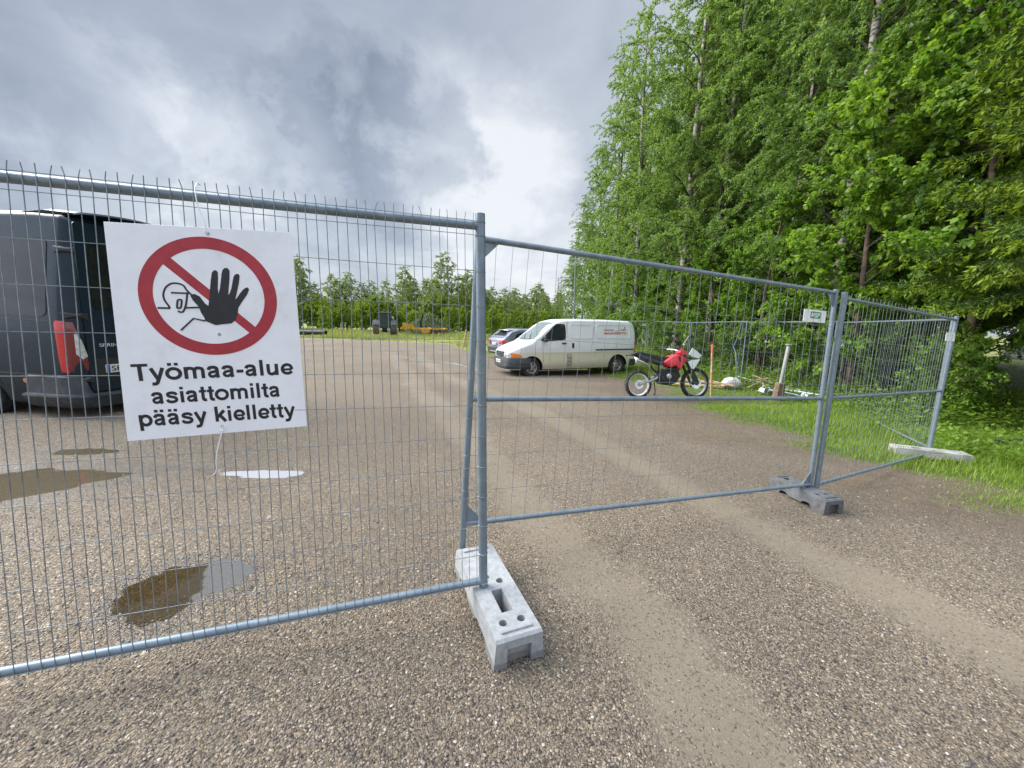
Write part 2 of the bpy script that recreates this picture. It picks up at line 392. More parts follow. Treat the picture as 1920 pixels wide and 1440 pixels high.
def gz(x, y):
    x = np.asarray(x, float); y = np.asarray(y, float); z = g0(x, y)
    for P in PUD:
        s = pud_s(x, y, P); lv = pud_level(P)
        q = np.where(s < 1, lv - P[5] * (1 - s * s) * 1.6, lv + (z - lv) * sm(1, 1.75, s) + 0.004 * np.clip(s - 1, 0, .3))
        z = np.where(s < 1.75, q, z)
    return z
TRK = [([(.98, .9), (.77, 2.0), (.21, 3.09), (-.37, 4.5), (-1.6, 7.5), (-3.6, 13), (-7, 22)], .27),
       ([(3.2, 1.0), (2.24, 2.74), (1.65, 4.14), (.42, 7.13), (-1.2, 10.5), (-3.2, 15), (-6, 24)], .25)]
def seg_dist(x, y, pts):
    d = np.full(np.shape(x), 1e9)
    for (ax, ay), (bx, by) in zip(pts[:-1], pts[1:]):
        t = np.clip(((x - ax) * (bx - ax) + (y - ay) * (by - ay)) / ((bx - ax) ** 2 + (by - ay) ** 2), 0, 1)
        d = np.minimum(d, np.hypot(x - ax - t * (bx - ax), y - ay - t * (by - ay)))
    return d
def track_mask(x, y):
    m = 0
    for pts, w in TRK: m = np.maximum(m, 1 - sm(w * .2, w * 1.9, seg_dist(x, y, pts) + .05 * np.sin(3.3 * x + 2.1 * y)))
    return m
GB = ([-5, 1.5, 3.83, 4.79, 5.84, 8.07, 12.6, 16, 20, 33, 40], [9, 7.2, 5.5, 5.2, 4.6, 4.4, 4.0, 2.0, -1.0, -4.5, -5])
def grass_d(x, y):
    """signed distance-like value: > 0 on grass"""
    right = (x - np.interp(y, *GB)) * .9
    far = y - np.interp(x, [-60, -18.8, -5.5, -3, 0], [40, 37.6, 32.9, 25, 21])
    wob = .35 * np.sin(1.7 * x + .9 * y) * np.sin(2.1 * y - .6 * x) + .2 * np.sin(4.1 * y + x)
    return np.maximum(right, far) + wob
def axis(parts):
    out = []
    for a, b, n in parts: out += list(np.linspace(a, b, n, endpoint=False))
    return np.array(out + [parts[-1][1]])
def ground_sheet():
    xs = axis([(-900, -120, 8), (-120, -30, 22), (-30, -7, 46), (-7, 6, 215), (6, 14, 60), (14, 40, 34), (40, 120, 14), (120, 900, 8)])
    ys = axis([(-400, -20, 6), (-20, .2, 16), (.2, 6, 110), (6, 16, 80), (16, 45, 70), (45, 140, 30), (140, 1500, 10)])
    X, Y = np.meshgrid(xs, ys, indexing='ij'); x, y = X.ravel(), Y.ravel(); z = gz(x, y)
    # low hills of grass towards the far wood
    nx, ny = len(xs), len(ys); i = (np.arange(nx - 1)[:, None] * ny + np.arange(ny - 1)[None, :]).ravel()
    F = np.stack([i, i + ny, i + ny + 1, i + 1], 1)
    o = np_mesh('ground', np.stack([x, y, z], 1), F, [], smooth=True)
    d = grass_d(x, y)
    lvl = np.zeros(len(x))
    for P in PUD: lvl = np.maximum(lvl, 1 - sm(1.0, 1.9, pud_s(x, y, P)))
    # pale wet runnel along the left track, darker damp belt before the grass
    for n, v in (('grass', sm(-.9, .9, d)), ('track', track_mask(x, y)), ('wet', lvl),
                 ('damp', sm(-3.4, -.3, d) * (1 - sm(16, 26, y)))):
        at_ = o.data.attributes.new(n, 'FLOAT', 'POINT'); at_.data.foreach_set('value', np.asarray(v, np.float32))
    o['kind'] = 'structure'
    m = bpy.data.materials.new('gravel yard'); m.use_nodes = True; t = NT(m.node_tree); t.n.clear()
    out = t.new('ShaderNodeOutputMaterial'); b = t.new('ShaderNodeBsdfPrincipled'); t.l.new(b.outputs[0], out.inputs[0])
    tc = t.new('ShaderNodeTexCoord'); p = tc.outputs['Object']
    A = {k: t.new('ShaderNodeAttribute', attribute_name=k).outputs['Fac'] for k in ('grass', 'track', 'wet', 'damp')}
    pd = t.new('ShaderNodeVectorMath', operation='ADD'); t.put(pd.inputs[0], p)
    nz = t.new('ShaderNodeTexNoise'); t.put(nz.inputs['Vector'], p); nz.inputs['Scale'].default_value = 60; nz.inputs['Detail'].default_value = 2
    sc = t.new('ShaderNodeVectorMath', operation='SCALE'); t.put(sc.inputs[0], nz.outputs['Color']); sc.inputs['Scale'].default_value = .012
    t.put(pd.inputs[1], sc.outputs[0]); pp = pd.outputs[0]
    v1 = t.vor(pp, 104); v2 = t.vor(pp, 175); v3 = t.vor(pp, 30)
    stones = [(0, (.045, .042, .040)), (.16, (.088, .075, .062)), (.34, (.155, .124, .095)), (.52, (.215, .17, .125)), (.68, (.215, .195, .168)), (.83, (.30, .24, .175)), (.95, (.38, .325, .26)), (1, (.55, .50, .43))]
    def chan(v):
        s_ = t.new('ShaderNodeSeparateColor'); t.put(s_.inputs[0], v.outputs['Color']); return s_
    s1, s2, s3 = chan(v1), chan(v2), chan(v3)
    c1 = t.ramp(s1.outputs[0], stones); c2 = t.ramp(s2.outputs[0], stones); c3 = t.ramp(s3.outputs[1], stones)
    col = t.mix(t.smooth(s1.outputs[1], .35, .5), c1, c2)
    big = t.math('MULTIPLY', t.smooth(s3.outputs[0], .86, .88), t.smooth(v3.outputs['Distance'], .42, .3))
    col = t.mix(big, col, c3)
    dark = t.smooth(v1.outputs['Distance'], .30, .58, 1.0, .72); dk = t.new('ShaderNodeVectorMath', operation='SCALE'); t.put(dk.inputs[0], col); t.put(dk.inputs['Scale'], dark)
    col = dk.outputs[0]
    # fine packed sand in the wheel tracks and in patches
    n1 = t.noise(p, 1.3, 6, .62); n2 = t.noise(p, 7, 6, .6); n3 = t.noise(p, 240, 3, .6); n4 = t.noise(p, .35, 5, .6)
    sand = t.mix(t.smooth(n3, .3, .7), (.160, .138, .110), (.220, .192, .155))
    sf = t.math('ADD', t.math('MULTIPLY', A['track'], .95), t.math('MULTIPLY', t.smooth(n1, .5, .72), .42))
    sf = t.smooth(t.math('ADD', sf, t.math('MULTIPLY', t.math('SUBTRACT', n2, .5), 1.1)), .22, .98)
    stand = t.smooth(s1.outputs[2], .80, .84)       # single stones left on the sand
    sf = t.math('MULTIPLY', sf, t.math('SUBTRACT', 1, t.math('MULTIPLY', stand, .7)))
    col = t.mix(t.math('MULTIPLY', sf, .86), col, sand)
    mott = t.new('ShaderNodeVectorMath', operation='SCALE'); t.put(mott.inputs[0], col); t.put(mott.inputs['Scale'], t.smooth(n4, .3, .7, .84, 1.12)); col = mott.outputs[0]
    # brown damp earth near the grass
    df = t.smooth(t.math('ADD', A['damp'], t.math('MULTIPLY', t.math('SUBTRACT', n1, .5), .9)), .25, 1.0, 0, .82)
    earth = t.mix(t.smooth(n2, .3, .7), (.062, .044, .029), (.125, .092, .06))
    col = t.mix(df, col, t.mix(.35, earth, col))
    # turf under the blades
    gn = t.noise(p, 3.2, 8, .7)
    gf = t.smooth(t.math('ADD', A['grass'], t.math('MULTIPLY', t.math('SUBTRACT', gn, .5), 1.1)), .38, .66)
    near = t.mix(t.smooth(t.noise(p, 5, 6, .7), .35, .65), (.045, .08, .012), (.13, .165, .03))
    sepp = t.new('ShaderNodeSeparateXYZ'); t.put(sepp.inputs[0], p)
    farc = t.mix(t.smooth(t.noise(p, .25, 6, .7), .35, .65), (.10, .15, .03), (.27, .28, .085))
    turf = t.mix(t.smooth(sepp.outputs[1], 18, 30), near, farc)
    col = t.mix(gf, col, turf)
    wetf = t.smooth(t.math('ADD', A['wet'], t.math('MULTIPLY', t.math('SUBTRACT', n2, .5), .5)), .2, .8)
    wt = t.new('ShaderNodeVectorMath', operation='SCALE'); t.put(wt.inputs[0], col); t.put(wt.inputs['Scale'], t.smooth(wetf, 0, 1, 1, .72)); col = wt.outputs[0]
    t.put(b.inputs['Base Color'], t.mix(1.0, col, (.94, .89, .78), 'MULTIPLY'))
    rr = t.math('SUBTRACT', .82, t.math('ADD', t.math('MULTIPLY', wetf, .42), t.math('MULTIPLY', sf, t.smooth(n1, .45, .75, .0, .34))), clamp=True)
    t.put(b.inputs['Roughness'], rr); b.inputs['Specular IOR Level'].default_value = .45
    bp = t.new('ShaderNodeBump'); bp.inputs['Strength'].default_value = .85; bp.inputs['Distance'].default_value = .012
    h = t.math('ADD', t.math('MULTIPLY', t.math('SUBTRACT', 1, v1.outputs['Distance']), .7), t.math('MULTIPLY', t.math('SUBTRACT', 1, v2.outputs['Distance']), .35))
    h = t.math('ADD', t.math('MULTIPLY', h, t.math('SUBTRACT', 1, t.math('MULTIPLY', sf, .9))), t.math('MULTIPLY', n3, .12))
    t.put(bp.inputs['Height'], h); t.put(b.inputs['Normal'], bp.outputs[0])
    o.data.materials.append(m)
    return o
ground_sheet()

def puddle_water(silt_or_sheen, amount, ior):  # diffuse colour: silt in brown water, painted sky sheen in pale water
    m = bpy.data.materials.new('puddle water'); m.use_nodes = True; t = NT(m.node_tree); t.n.clear()
    out = t.new('ShaderNodeOutputMaterial'); fr = t.new('ShaderNodeFresnel'); fr.inputs[0].default_value = ior
    gl = t.new('ShaderNodeBsdfGlossy'); gl.inputs['Roughness'].default_value = .015
    tr = t.new('ShaderNodeBsdfTransparent'); tr.inputs[0].default_value = (.76, .67, .47, 1); df = t.new('ShaderNodeBsdfDiffuse'); df.inputs[0].default_value = (*silt_or_sheen, 1); ms = t.new('ShaderNodeMixShader'); ms.inputs[0].default_value = amount; t.l.new(tr.outputs[0], ms.inputs[1]); t.l.new(df.outputs[0], ms.inputs[2])
    tc = t.new('ShaderNodeTexCoord'); bp = t.new('ShaderNodeBump'); bp.inputs['Strength'].default_value = .04; bp.inputs['Distance'].default_value = .01
    t.put(bp.inputs['Height'], t.noise(tc.outputs['Object'], 14, 3)); t.l.new(bp.outputs[0], gl.inputs['Normal'])
    mx = t.new('ShaderNodeMixShader'); t.l.new(fr.outputs[0], mx.inputs[0]); t.l.new(ms.outputs[0], mx.inputs[1]); t.l.new(gl.outputs[0], mx.inputs[2]); rim = t.new('ShaderNodeAttribute', attribute_name='rim').outputs['Fac']; cl = t.new('ShaderNodeBsdfTransparent'); nn = t.noise(tc.outputs['Object'], 55, 4, .6)
    fd = t.new('ShaderNodeMixShader'); t.put(fd.inputs[0], t.smooth(t.math('ADD', rim, t.math('MULTIPLY', t.math('SUBTRACT', nn, .5), .55)), .22, .62)); t.l.new(cl.outputs[0], fd.inputs[1]); t.l.new(mx.outputs[0], fd.inputs[2]); t.l.new(fd.outputs[0], out.inputs[0]); return m
def puddles():
    clear = puddle_water((.17, .14, .085), .07, 1.36); murky = puddle_water((.20, .165, .105), .34, 1.37); sky_sheen = puddle_water((.55, .55, .56), .6, 2.3); film = puddle_water((.34, .335, .32), .30, 1.75)  # the two pale grey waters have bright sky reflection painted into their colour
    for P in PUD:
        n = 60; lv = pud_level(P); c, s_ = math.cos(P[4]), math.sin(P[4]); vs = [(P[0], P[1], lv)]
        for k in range(n):
            th = 2 * math.pi * k / n; lo, hi = 0.1, 3
            dx, dy = math.cos(th) * P[2], math.sin(th) * P[3]
            for _ in range(30):
                q = (lo + hi) / 2
                if float(pud_s(P[0] + q * (dx * c - dy * s_), P[1] + q * (dx * s_ + dy * c), P)) < 1.12: lo = q
                else: hi = q
            vs.append((P[0] + lo * (dx * c - dy * s_), P[1] + lo * (dx * s_ + dy * c), lv))
        m = murky if P[7] in (1, 4) else sky_sheen if P[7] == 3 else film if P[7] == 5 else clear
        # the water thins out to nothing over its outer edge
        ring = [Vector(v) for v in vs[1:]]; c0 = Vector(vs[0]); fr_ = (.45, .78, .9, 1.06); V = [c0]; rm = [1.0]
        for q, a_ in zip(fr_, (1.0, 1.0, .55, 0.0)):
            V += [c0 + (p - c0) * q for p in ring]; rm += [a_] * n
        F = [(0, 1 + k, 1 + (k + 1) % n) for k in range(n)]
        for r_ in range(3): F += [(1 + r_ * n + k, 1 + (r_ + 1) * n + k, 1 + (r_ + 1) * n + (k + 1) % n, 1 + r_ * n + (k + 1) % n) for k in range(n)]
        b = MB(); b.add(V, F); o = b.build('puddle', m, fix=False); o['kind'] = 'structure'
        o.data.attributes.new('rim', 'FLOAT', 'POINT').data.foreach_set('value', np.array(rm, np.float32))
puddles()
def runnel():
    rng = np.random.default_rng(9); pts = [(-1.3, 14.2), (-1.75, 15.2), (-2.3, 16.2), (-3.2, 17.0), (-4.3, 17.6), (-5.6, 18.6)]
    b = MB(); t = np.linspace(0, 1, 60); X = np.interp(t, np.linspace(0, 1, 6), [p[0] for p in pts]); Y = np.interp(t, np.linspace(0, 1, 6), [p[1] for p in pts])
    w = .20 * np.sin(math.pi * t) ** .5 * (1 + .4 * np.sin(17 * t) + .3 * np.sin(41 * t)) + .01; vs = []
    for x, y, q in zip(X, Y, w):
        for s_ in (-1, -.3, .3, 1): vs.append((x + q * s_ * .5, y + q * s_, float(gz(x, y)) + .012))
    b.add(vs, [(i * 4 + j, i * 4 + j + 1, i * 4 + j + 5, i * 4 + j + 4) for i in range(59) for j in range(3)])
    o = b.build('puddle', puddle_water((.6, .6, .6), .75, 2.2), fix=False); o['kind'] = 'structure'  # whitish diffuse colour stands in for bright sky mirrored in the water
    o.data.attributes.new('rim', 'FLOAT', 'POINT').data.foreach_set('value', np.array([0, 1, 1, 0] * 60, np.float32))
runnel()

def pebbles():
    rng = np.random.default_rng(5); N = 30000
    y = .75 + 5.2 * rng.random(N * 2) ** 1.7; x = (rng.random(N * 2) * 2 - 1) * (y * 1.36 + .2)
    keep = (grass_d(x, y) < -.5) & (rng.random(N * 2) > track_mask(x, y) * .93)
    for P in PUD: keep &= (pud_s(x, y, P) > .93) | (rng.random(N * 2) < .35 * (pud_s(x, y, P) > .6)) | (rng.random(N * 2) < .05)
    x, y = x[keep][:N], y[keep][:N]; n = len(x)
    base = np.array([(1, 0, 0), (-1, 0, 0), (0, 1, 0), (0, -1, 0), (0, 0, 1), (0, 0, -1), (.62, .62, .35), (-.62, .6, .3), (.6, -.62, .3), (-.6, -.6, .35)], float)
    fc = np.array([(6, 0, 2), (7, 2, 1), (9, 1, 3), (8, 3, 0), (6, 4, 0), (6, 2, 4), (7, 4, 2), (7, 1, 4), (9, 4, 1), (9, 3, 4), (8, 4, 3), (8, 0, 4)])
    r = .0025 + .0048 * rng.random(n) ** 3
    V = base[None] * (1 + .3 * (rng.random((n, 10, 1)) - .5)) * r[:, None, None] * np.stack([1 + .5 * rng.random(n), np.ones(n), .55 + .3 * rng.random(n)], 1)[:, None]
    a = rng.random(n) * 6.28; c, s_ = np.cos(a)[:, None], np.sin(a)[:, None]
    V = np.stack([V[..., 0] * c - V[..., 1] * s_, V[..., 0] * s_ + V[..., 1] * c, V[..., 2]], 2)
    V += np.stack([x, y, gz(x, y) + r * .25], 1)[:, None]
    F = (fc[None] + 10 * np.arange(n)[:, None, None]).reshape(-1, 3)
    m = bpy.data.materials.new('pebbles'); m.use_nodes = True; t = NT(m.node_tree); b = t.n['Principled BSDF']
    g = t.new('ShaderNodeNewGeometry')
    t.put(b.inputs['Base Color'], t.ramp(g.outputs['Random Per Island'], [(0, (.045, .042, .04)), (.2, (.09, .078, .065)), (.45, (.165, .132, .10)), (.65, (.20, .18, .155)), (.87, (.28, .22, .16)), (.97, (.38, .32, .26)), (1, (.55, .51, .45))]))
    b.inputs['Roughness'].default_value = .6
    tag(np_mesh('gravel', V.reshape(-1, 3), F, m), kind='stuff')
pebbles()

# ---------------------------------------------------------------- fence panels
def vec(a): return Vector(tuple(float(q) for q in a))
def fence_panel(label, BL, BR, TL, TR, n_wires, hz, mid=None, stub=0.0, post_r=.021, rail_r=.017, wire_r=.0018, lo=(.06, .06), hi=(.03, .03),
                gusset=True, seed=0, bent=False, wire_amp=.003, flat=False, group='mesh fence panels of the site fence'):
    """corners are the ends of the bottom and top rails; posts run lo below and hi above them"""
    BL, BR, TL, TR = map(vec, (BL, BR, TL, TR)); rng = random.Random(seed)
    n = (BR - BL).cross(TL - BL).normalized()
    if n.dot(vec(CAMPOS) - BL) < 0: n = -n
    root = empty('mesh_fence', BL, 0, label, 'fence panel', group); O = BL
    def P(u, v, h=0.0): return BL * (1 - u) * (1 - v) + BR * u * (1 - v) + TL * (1 - u) * v + TR * u * v + n * h - O
    H = (TL - BL).length
    for k, u in enumerate((0, 1)):
        b = MB(); a, c = -lo[k] / H, 1 + hi[k] / H
        if bent and k == bent - 1:
            kink = (BR - BL).normalized() * .30
            b.tube([P(u, a), P(u, .2) - kink * .05, P(u, .45) - kink * .35, P(u, .56) - kink * .8, P(u, .60) - kink * .78, P(u, .68) - kink * .5, P(u, .9) - kink * .1, P(u, c)], post_r, 10)
        else: b.tube([P(u, a), P(u, .5), P(u, c)], post_r, 14)
        b.build('post', M['galv'], root, True)
    for v in (0, 1) + ((mid,) if mid else ()):
        b = MB(); b.tube([P(0, v), P(.33, v), P(.66, v), P(1, v)], rail_r, 12); b.build('rail', M['galv'], root, True)
    b = MB(); h = rail_r + wire_r * .6; L = (BR - BL).length
    for i in range(1, n_wires):
        u = i / n_wires + rng.gauss(0, .0004); pts = []
        kx = rng.gauss(0, 1) if rng.random() < .12 else 0
        for v in (0, .2, .4, .6, .8, 1.0):
            pts.append(P(u + (rng.gauss(0, wire_amp) + kx * .004 * math.sin(v * 5 + i)) / L, v, h))
        pts[0] = P(u, -.012, h)
        if stub:
            tip = rng.gauss(0, .004) + (rng.choice((-.010, .007)) if rng.random() < .07 else 0)
            pts += [P(u, 1 + .45 * stub, h), P(u + tip / L, 1 + stub, h + rng.gauss(0, .003))]
        b.tube(pts, wire_r, 4, False)
    for v in hz:
        pts = []
        for k in range(9):
            pts.append(P(k / 8, v + (rng.gauss(0, .0012) if 0 < k < 8 else 0), h + wire_r * 1.7))
        pts[0] = P(-.006, v, post_r * .6); pts[1] = P(.02, v, h + wire_r); pts[-1] = P(1.006, v, post_r * .6); pts[-2] = P(.98, v, h + wire_r)
        b.tube(pts, wire_r, 4, False)
        for u in (0, 1):                                   # each cross wire is bent round the post
            ax = (P(u, 1) - P(u, 0)).normalized(); b.ring(P(u, v), ax, [(post_r + .0002, -wire_r), (post_r + wire_r * 1.6, 0), (post_r + .0002, wire_r)], 14)
    b.build('wire_mesh', M['wire'], root, True, fix=False)
    if gusset:
        gsz = .13
        for u, s_ in ((0, 1), (1, -1)):
            for v, q in ((0, 1), (1, -1)):
                e = gsz / L * s_; f = gsz / H * q; g = MB()
                tri = [P(u + e * .12, v + f * .1), P(u + e, v + f * .12), P(u + e * .12, v + f)]
                g.add([p + n * .0015 for p in tri] + [p - n * .0015 for p in tri], [(0, 1, 2), (5, 4, 3), (0, 3, 4, 1), (1, 4, 5, 2), (2, 5, 3, 0)]); g.build('gusset', M['galv'], root)
    return root, P

# near panel, the one that carries the sign
A_, T_ = np.array((-.134, 1.915, .117)), np.array((-.167, 1.915, 1.962)); B_, U_ = np.array((-1.785, 1.342, .135)), np.array((-1.785, 1.446, 1.977))
KX = 1.95
rt, PN = fence_panel('close galvanised fence panel of narrow wires that carries the large warning sign', A_ + (B_ - A_) * KX, A_, T_ + (U_ - T_) * KX, T_,
            84, [k / 11.3 for k in range(1, 12)] + [1.008, -.004], stub=.027, post_r=.0235, rail_r=.0195, wire_r=.0017, lo=(.05, .10), hi=(.05, .055), gusset=False, seed=3, wire_amp=.002)
rt, P2 = fence_panel('wide open-mesh fence panel with a middle rail between the pale and the dark concrete feet', at(869, 982, 2.325), at(1519, 908, 3.70), at(897, 447, 2.30), at(1567, 549, 3.70),
            34, [1 - q for q in (.166, .313, .46, .60, .735, .868)], mid=.468, post_r=.021, rail_r=.0175, wire_r=.0015, lo=(.17, .03), hi=(.02, .03), seed=4)
rt, P3 = fence_panel('side fence panel of upright wires ending at the concrete foot in the grass', at(1531, 908, 3.70), at(1741, 850, 5.40), at(1583, 560, 3.70), at(1793, 600, 5.40),
            35, [1 - q for q in (.16, .33, .5, .665, .83, 1.006)], mid=.482, stub=.03, post_r=.024, rail_r=.0165, wire_r=.0016, lo=(.03, .05), hi=(.06, .05), seed=5, gusset=False)
def far_panel(label, xl, yl, zl, xr, yr, zr, n=34, hgt=1.85, **k):
    return fence_panel(label, (xl, yl, zl), (xr, yr, zr), (xl, yl, zl + hgt), (xr, yr, zr + hgt), n, [.14, .30, .46, .62, .78], post_r=.02, rail_r=.016, wire_r=.0014, lo=(.1, .1), hi=(.03, .03), gusset=False, **k)
far_panel('fence panel running back from the end post into the weeds beside the meter box', 7.79, 9.28, -.12, 6.13, 5.45, -.14, seed=6)
far_panel('fence panel with a kinked end post behind the heap of steel tubes', 7.30, 12.45, -.10, 7.74, 9.32, -.10, seed=7, bent=1)
far_panel('fence panel behind the orange stake in front of the thick birch trunk', 6.92, 15.1, -.10, 7.05, 11.75, -.09, seed=8)
far_panel('fence panel just right of the white van behind the motorbike', 6.42, 18.4, -.02, 6.88, 15.15, -.10, seed=9)
far_panel('farthest fence panel partly hidden behind the rear of the white van', 5.85, 21.8, 0.0, 6.36, 18.45, -.02, seed=10)

# ---------------------------------------------------------------- concrete feet
WETTED = set()
def wetbase(m):
    """concrete soaks up water: a darker damp band with an uneven upper edge at the foot"""
    if m.name in WETTED: return
    WETTED.add(m.name); t = NT(m.node_tree); bs = next(n for n in t.n if n.type == 'BSDF_PRINCIPLED'); src = bs.inputs['Base Color'].links[0].from_socket
    tc = t.new('ShaderNodeTexCoord'); sp = t.new('ShaderNodeSeparateXYZ'); t.put(sp.inputs[0], tc.outputs['Object'])
    h = t.math('ADD', sp.outputs[2], t.math('MULTIPLY', t.math('SUBTRACT', t.noise(tc.outputs['Object'], 11, 5, .6), .5), .05))
    t.put(bs.inputs['Base Color'], t.mix(t.smooth(h, .045, .03, 0, .6), src, (.10, .10, .095)))
def cut(o, cutters):
    for c in cutters:
        m = o.modifiers.new('cut', 'BOOLEAN'); m.operation = 'DIFFERENCE'; m.object = c; m.solver = 'EXACT'
    dg = bpy.context.evaluated_depsgraph_get(); dg.update()
    me = bpy.data.meshes.new_from_object(o.evaluated_get(dg)); old = o.data
    o.modifiers.clear(); o.data = me; me.name = old.name
    for c in cutters: bpy.data.objects.remove(c)
def base_block(name, near, far, zt, zb, width, mt, label, holes, slots, side_arch=True, over=.0):
    """near/far: end middles on the ground plan; hole and slot positions as metres from the near end"""
    n_, f_ = Vector(near), Vector(far); d = f_ - n_; L = d.length; ang = math.atan2(d.y, d.x)
    hgt = zt - zb
    b = MB(); w = width / 2; ch = .012
    # side outline with two shallow feet, drafted sides
    prof = [(0, 0), (.12, 0), (.15, .045), (L * .5 - .1, .045), (L * .5 - .07, .02), (L * .5 + .07, .02), (L * .5 + .1, .045), (L - .15, .045), (L - .12, 0), (L, 0), (L, hgt - ch), (L - ch, hgt), (ch, hgt), (0, hgt - ch)]
    def fn(a, c, h): return (a, (h - .5) * 2 * (w - .012 * (c / hgt)), c)
    b.prism(prof, fn, 1.0)
    o = b.build(name, mt); cs = []
    def cyl(x, y, r, z0, z1):
        q = MB(); q.tube([(x, y, z0), (x, y, z1)], r, 20); cs.append(q.build('cutter', mt))
    for x, y, r in holes: cyl(x, y, r, .03, hgt + .05)
    for x0, x1, hw in slots:
        q = MB(); q.box(((x0 + x1) / 2, 0, hgt / 2 + .04), (x1 - x0, hw * 2, hgt + .03)); cs.append(q.build('cutter', mt))
    for x in (0, L):                                                     # hollow between the two legs at each end
        q = MB(); q.box((x, 0, .02), (.06, w * .95, .15)); cs.append(q.build('cutter', mt))
    cut(o, cs)
    wetbase(mt)
    for x in (.045, L - .05):
        q = MB(); q.box((x, 0, hgt + .003), (.022, w * 1.25, .014)); 
        rb = q.build('raised_bar', mt, o, bevel=.004)
    o.location = (n_.x, n_.y, zb); o.rotation_euler = (0, 0, ang)
    bv = o.modifiers.new('edge', 'BEVEL'); bv.width = .006; bv.segments = 2; bv.limit_method = 'ANGLE'; bv.angle_limit = rad(50)
    return tag(o, label, 'concrete foot', 'feet of the fence')
base_block('concrete_block', (.063, 1.579), (-.2255, 2.3055), .081, -.066, .255, M['concrete'],
           'pale new concrete fence foot with round holes under the sign panel', [(.10, .047, .021), (.10, -.047, .021), (.39, .055, .0255), (.40, -.042, .021), (.455, .02, .02)], [(.165, .335, .03)])
base_block('concrete_block', (3.04, 3.388), (2.918, 3.988), -.046, -.19, .225, M['rubber_block'],
           'dark grey fence foot with a notched end under the two joined posts', [(.125, .045, .019), (.125, -.045, .019), (.29, .045, .024), (.33, -.05, .024)], [(.47, .53, .035)])
base_block('concrete_block', (6.36, 5.14), (5.62, 5.47), -.125, -.265, .24, M['concrete2'],
           'weathered concrete fence foot lying in the grass under the end post', [(.1, .05, .02), (.1, -.05, .02), (.37, .05, .024)], [(.5, .6, .03)])
base_block('concrete_block', (7.35, 8.95), (8.05, 9.25), -.13, -.30, .24, M['concrete2'],
           'grey concrete fence foot half hidden in weeds below the meter box', [(.1, .05, .02), (.37, .05, .024)], [(.45, .6, .03)])

def spline(pts, k=5):
    P = [Vector(pts[0])] + [Vector(p) for p in pts] + [Vector(pts[-1])]; o = []
    for i in range(1, len(P) - 2):
        for j in range(k):
            t = j / k; a, b_, c, d = P[i - 1:i + 3]
            o.append(tuple(.5 * ((2 * b_) + (c - a) * t + (2 * a - 5 * b_ + 4 * c - d) * t * t + (3 * b_ - a - 3 * c + d) * t ** 3)))
    return o + [tuple(P[-2])]
def oval(cx, cy, rx, ry, n=28): return [(cx + rx * math.cos(2 * math.pi * k / n), cy + ry * math.sin(2 * math.pi * k / n)) for k in range(n + 1)]
XH, CH = .519, .716
def dot(x, y=.657): return ('l', [(x - .07, y), (x + .07, y)], .118)
_a = [('c', [(.085, .355), (.12, .435), (.20, .464), (.285, .464), (.37, .435), (.40, .36), (.40, .22), (.40, .12), (.412, .045), (.43, 0)], .137), ('c', [(.40, .295), (.30, .272), (.185, .248), (.118, .20), (.105, .14), (.14, .078), (.215, .056), (.30, .078), (.37, .13), (.40, .20)], .12)]
GLYPH = {  # stroke skeletons of a bold grotesque: (kind, points, width), advance
    'T': ([('l', [(.02, CH - .06), (.59, CH - .06)], .12), ('l', [(.305, CH - .12), (.305, 0)], .146)], .611),
    'y': ([('l', [(.075, XH), (.285, .03)], .14), ('c', [(.487, XH), (.30, .03), (.255, -.09), (.20, -.145), (.13, -.155), (.06, -.148)], .137)], .556),
    'o': ([('c', oval(.305, .26, .235, .207), .135)], .611), 'm': ([('l', [(.135, 0), (.135, XH)], .14), ('c', [(.135, .34), (.19, .43), (.27, .46), (.35, .445), (.40, .39), (.445, .30), (.445, .15), (.445, 0)][:4] + [(.415, .42), (.445, .34), (.445, .2), (.445, 0)], .135), ('c', [(.445, .34), (.50, .43), (.58, .46), (.66, .445), (.725, .42), (.755, .34), (.755, .2), (.755, 0)], .135)], .889),
    'a': (_a, .556), '-': ([('l', [(.035, .245), (.30, .245)], .135)], .333), 'l': ([('l', [(.14, 0), (.14, CH)], .14)], .278),
    'u': ([('c', [(.135, XH), (.135, .34), (.138, .19), (.165, .095), (.24, .058), (.32, .065), (.40, .11), (.47, .20)], .137), ('l', [(.472, XH), (.472, 0)], .14)], .611),
    'e': ([('l', [(.11, .238), (.49, .238)], .10), ('c', [(.487, .238), (.478, .33), (.42, .425), (.30, .463), (.185, .425), (.115, .34), (.102, .26), (.115, .17), (.19, .085), (.30, .057), (.41, .08), (.48, .15)], .135)], .556),
    's': ([('c', [(.465, .355), (.425, .43), (.33, .463), (.24, .463), (.15, .437), (.118, .38), (.15, .325), (.24, .293), (.34, .265), (.43, .222), (.455, .155), (.42, .09), (.33, .057), (.23, .056), (.13, .083), (.08, .165)], .128)], .556),
    'i': ([('l', [(.14, 0), (.14, XH)], .14), dot(.14)], .278), 't': ([('c', [(.168, .67), (.168, .5), (.168, .3), (.168, .15), (.185, .085), (.235, .057), (.31, .064)], .138), ('l', [(.015, .462), (.315, .462)], .112)], .333),
    'p': ([('l', [(.135, XH), (.135, -.2)], .14), ('c', oval(.325, .26, .20, .205), .135)], .611), 'k': ([('l', [(.135, 0), (.135, CH)], .14), ('l', [(.475, XH), (.165, .205)], .145), ('l', [(.27, .31), (.505, 0)], .15)], .556), ' ': ([], .278)}
GLYPH['ö'] = (GLYPH['o'][0] + [dot(.185), dot(.425)], .611); GLYPH['ä'] = (_a + [dot(.16), dot(.39)], .556)
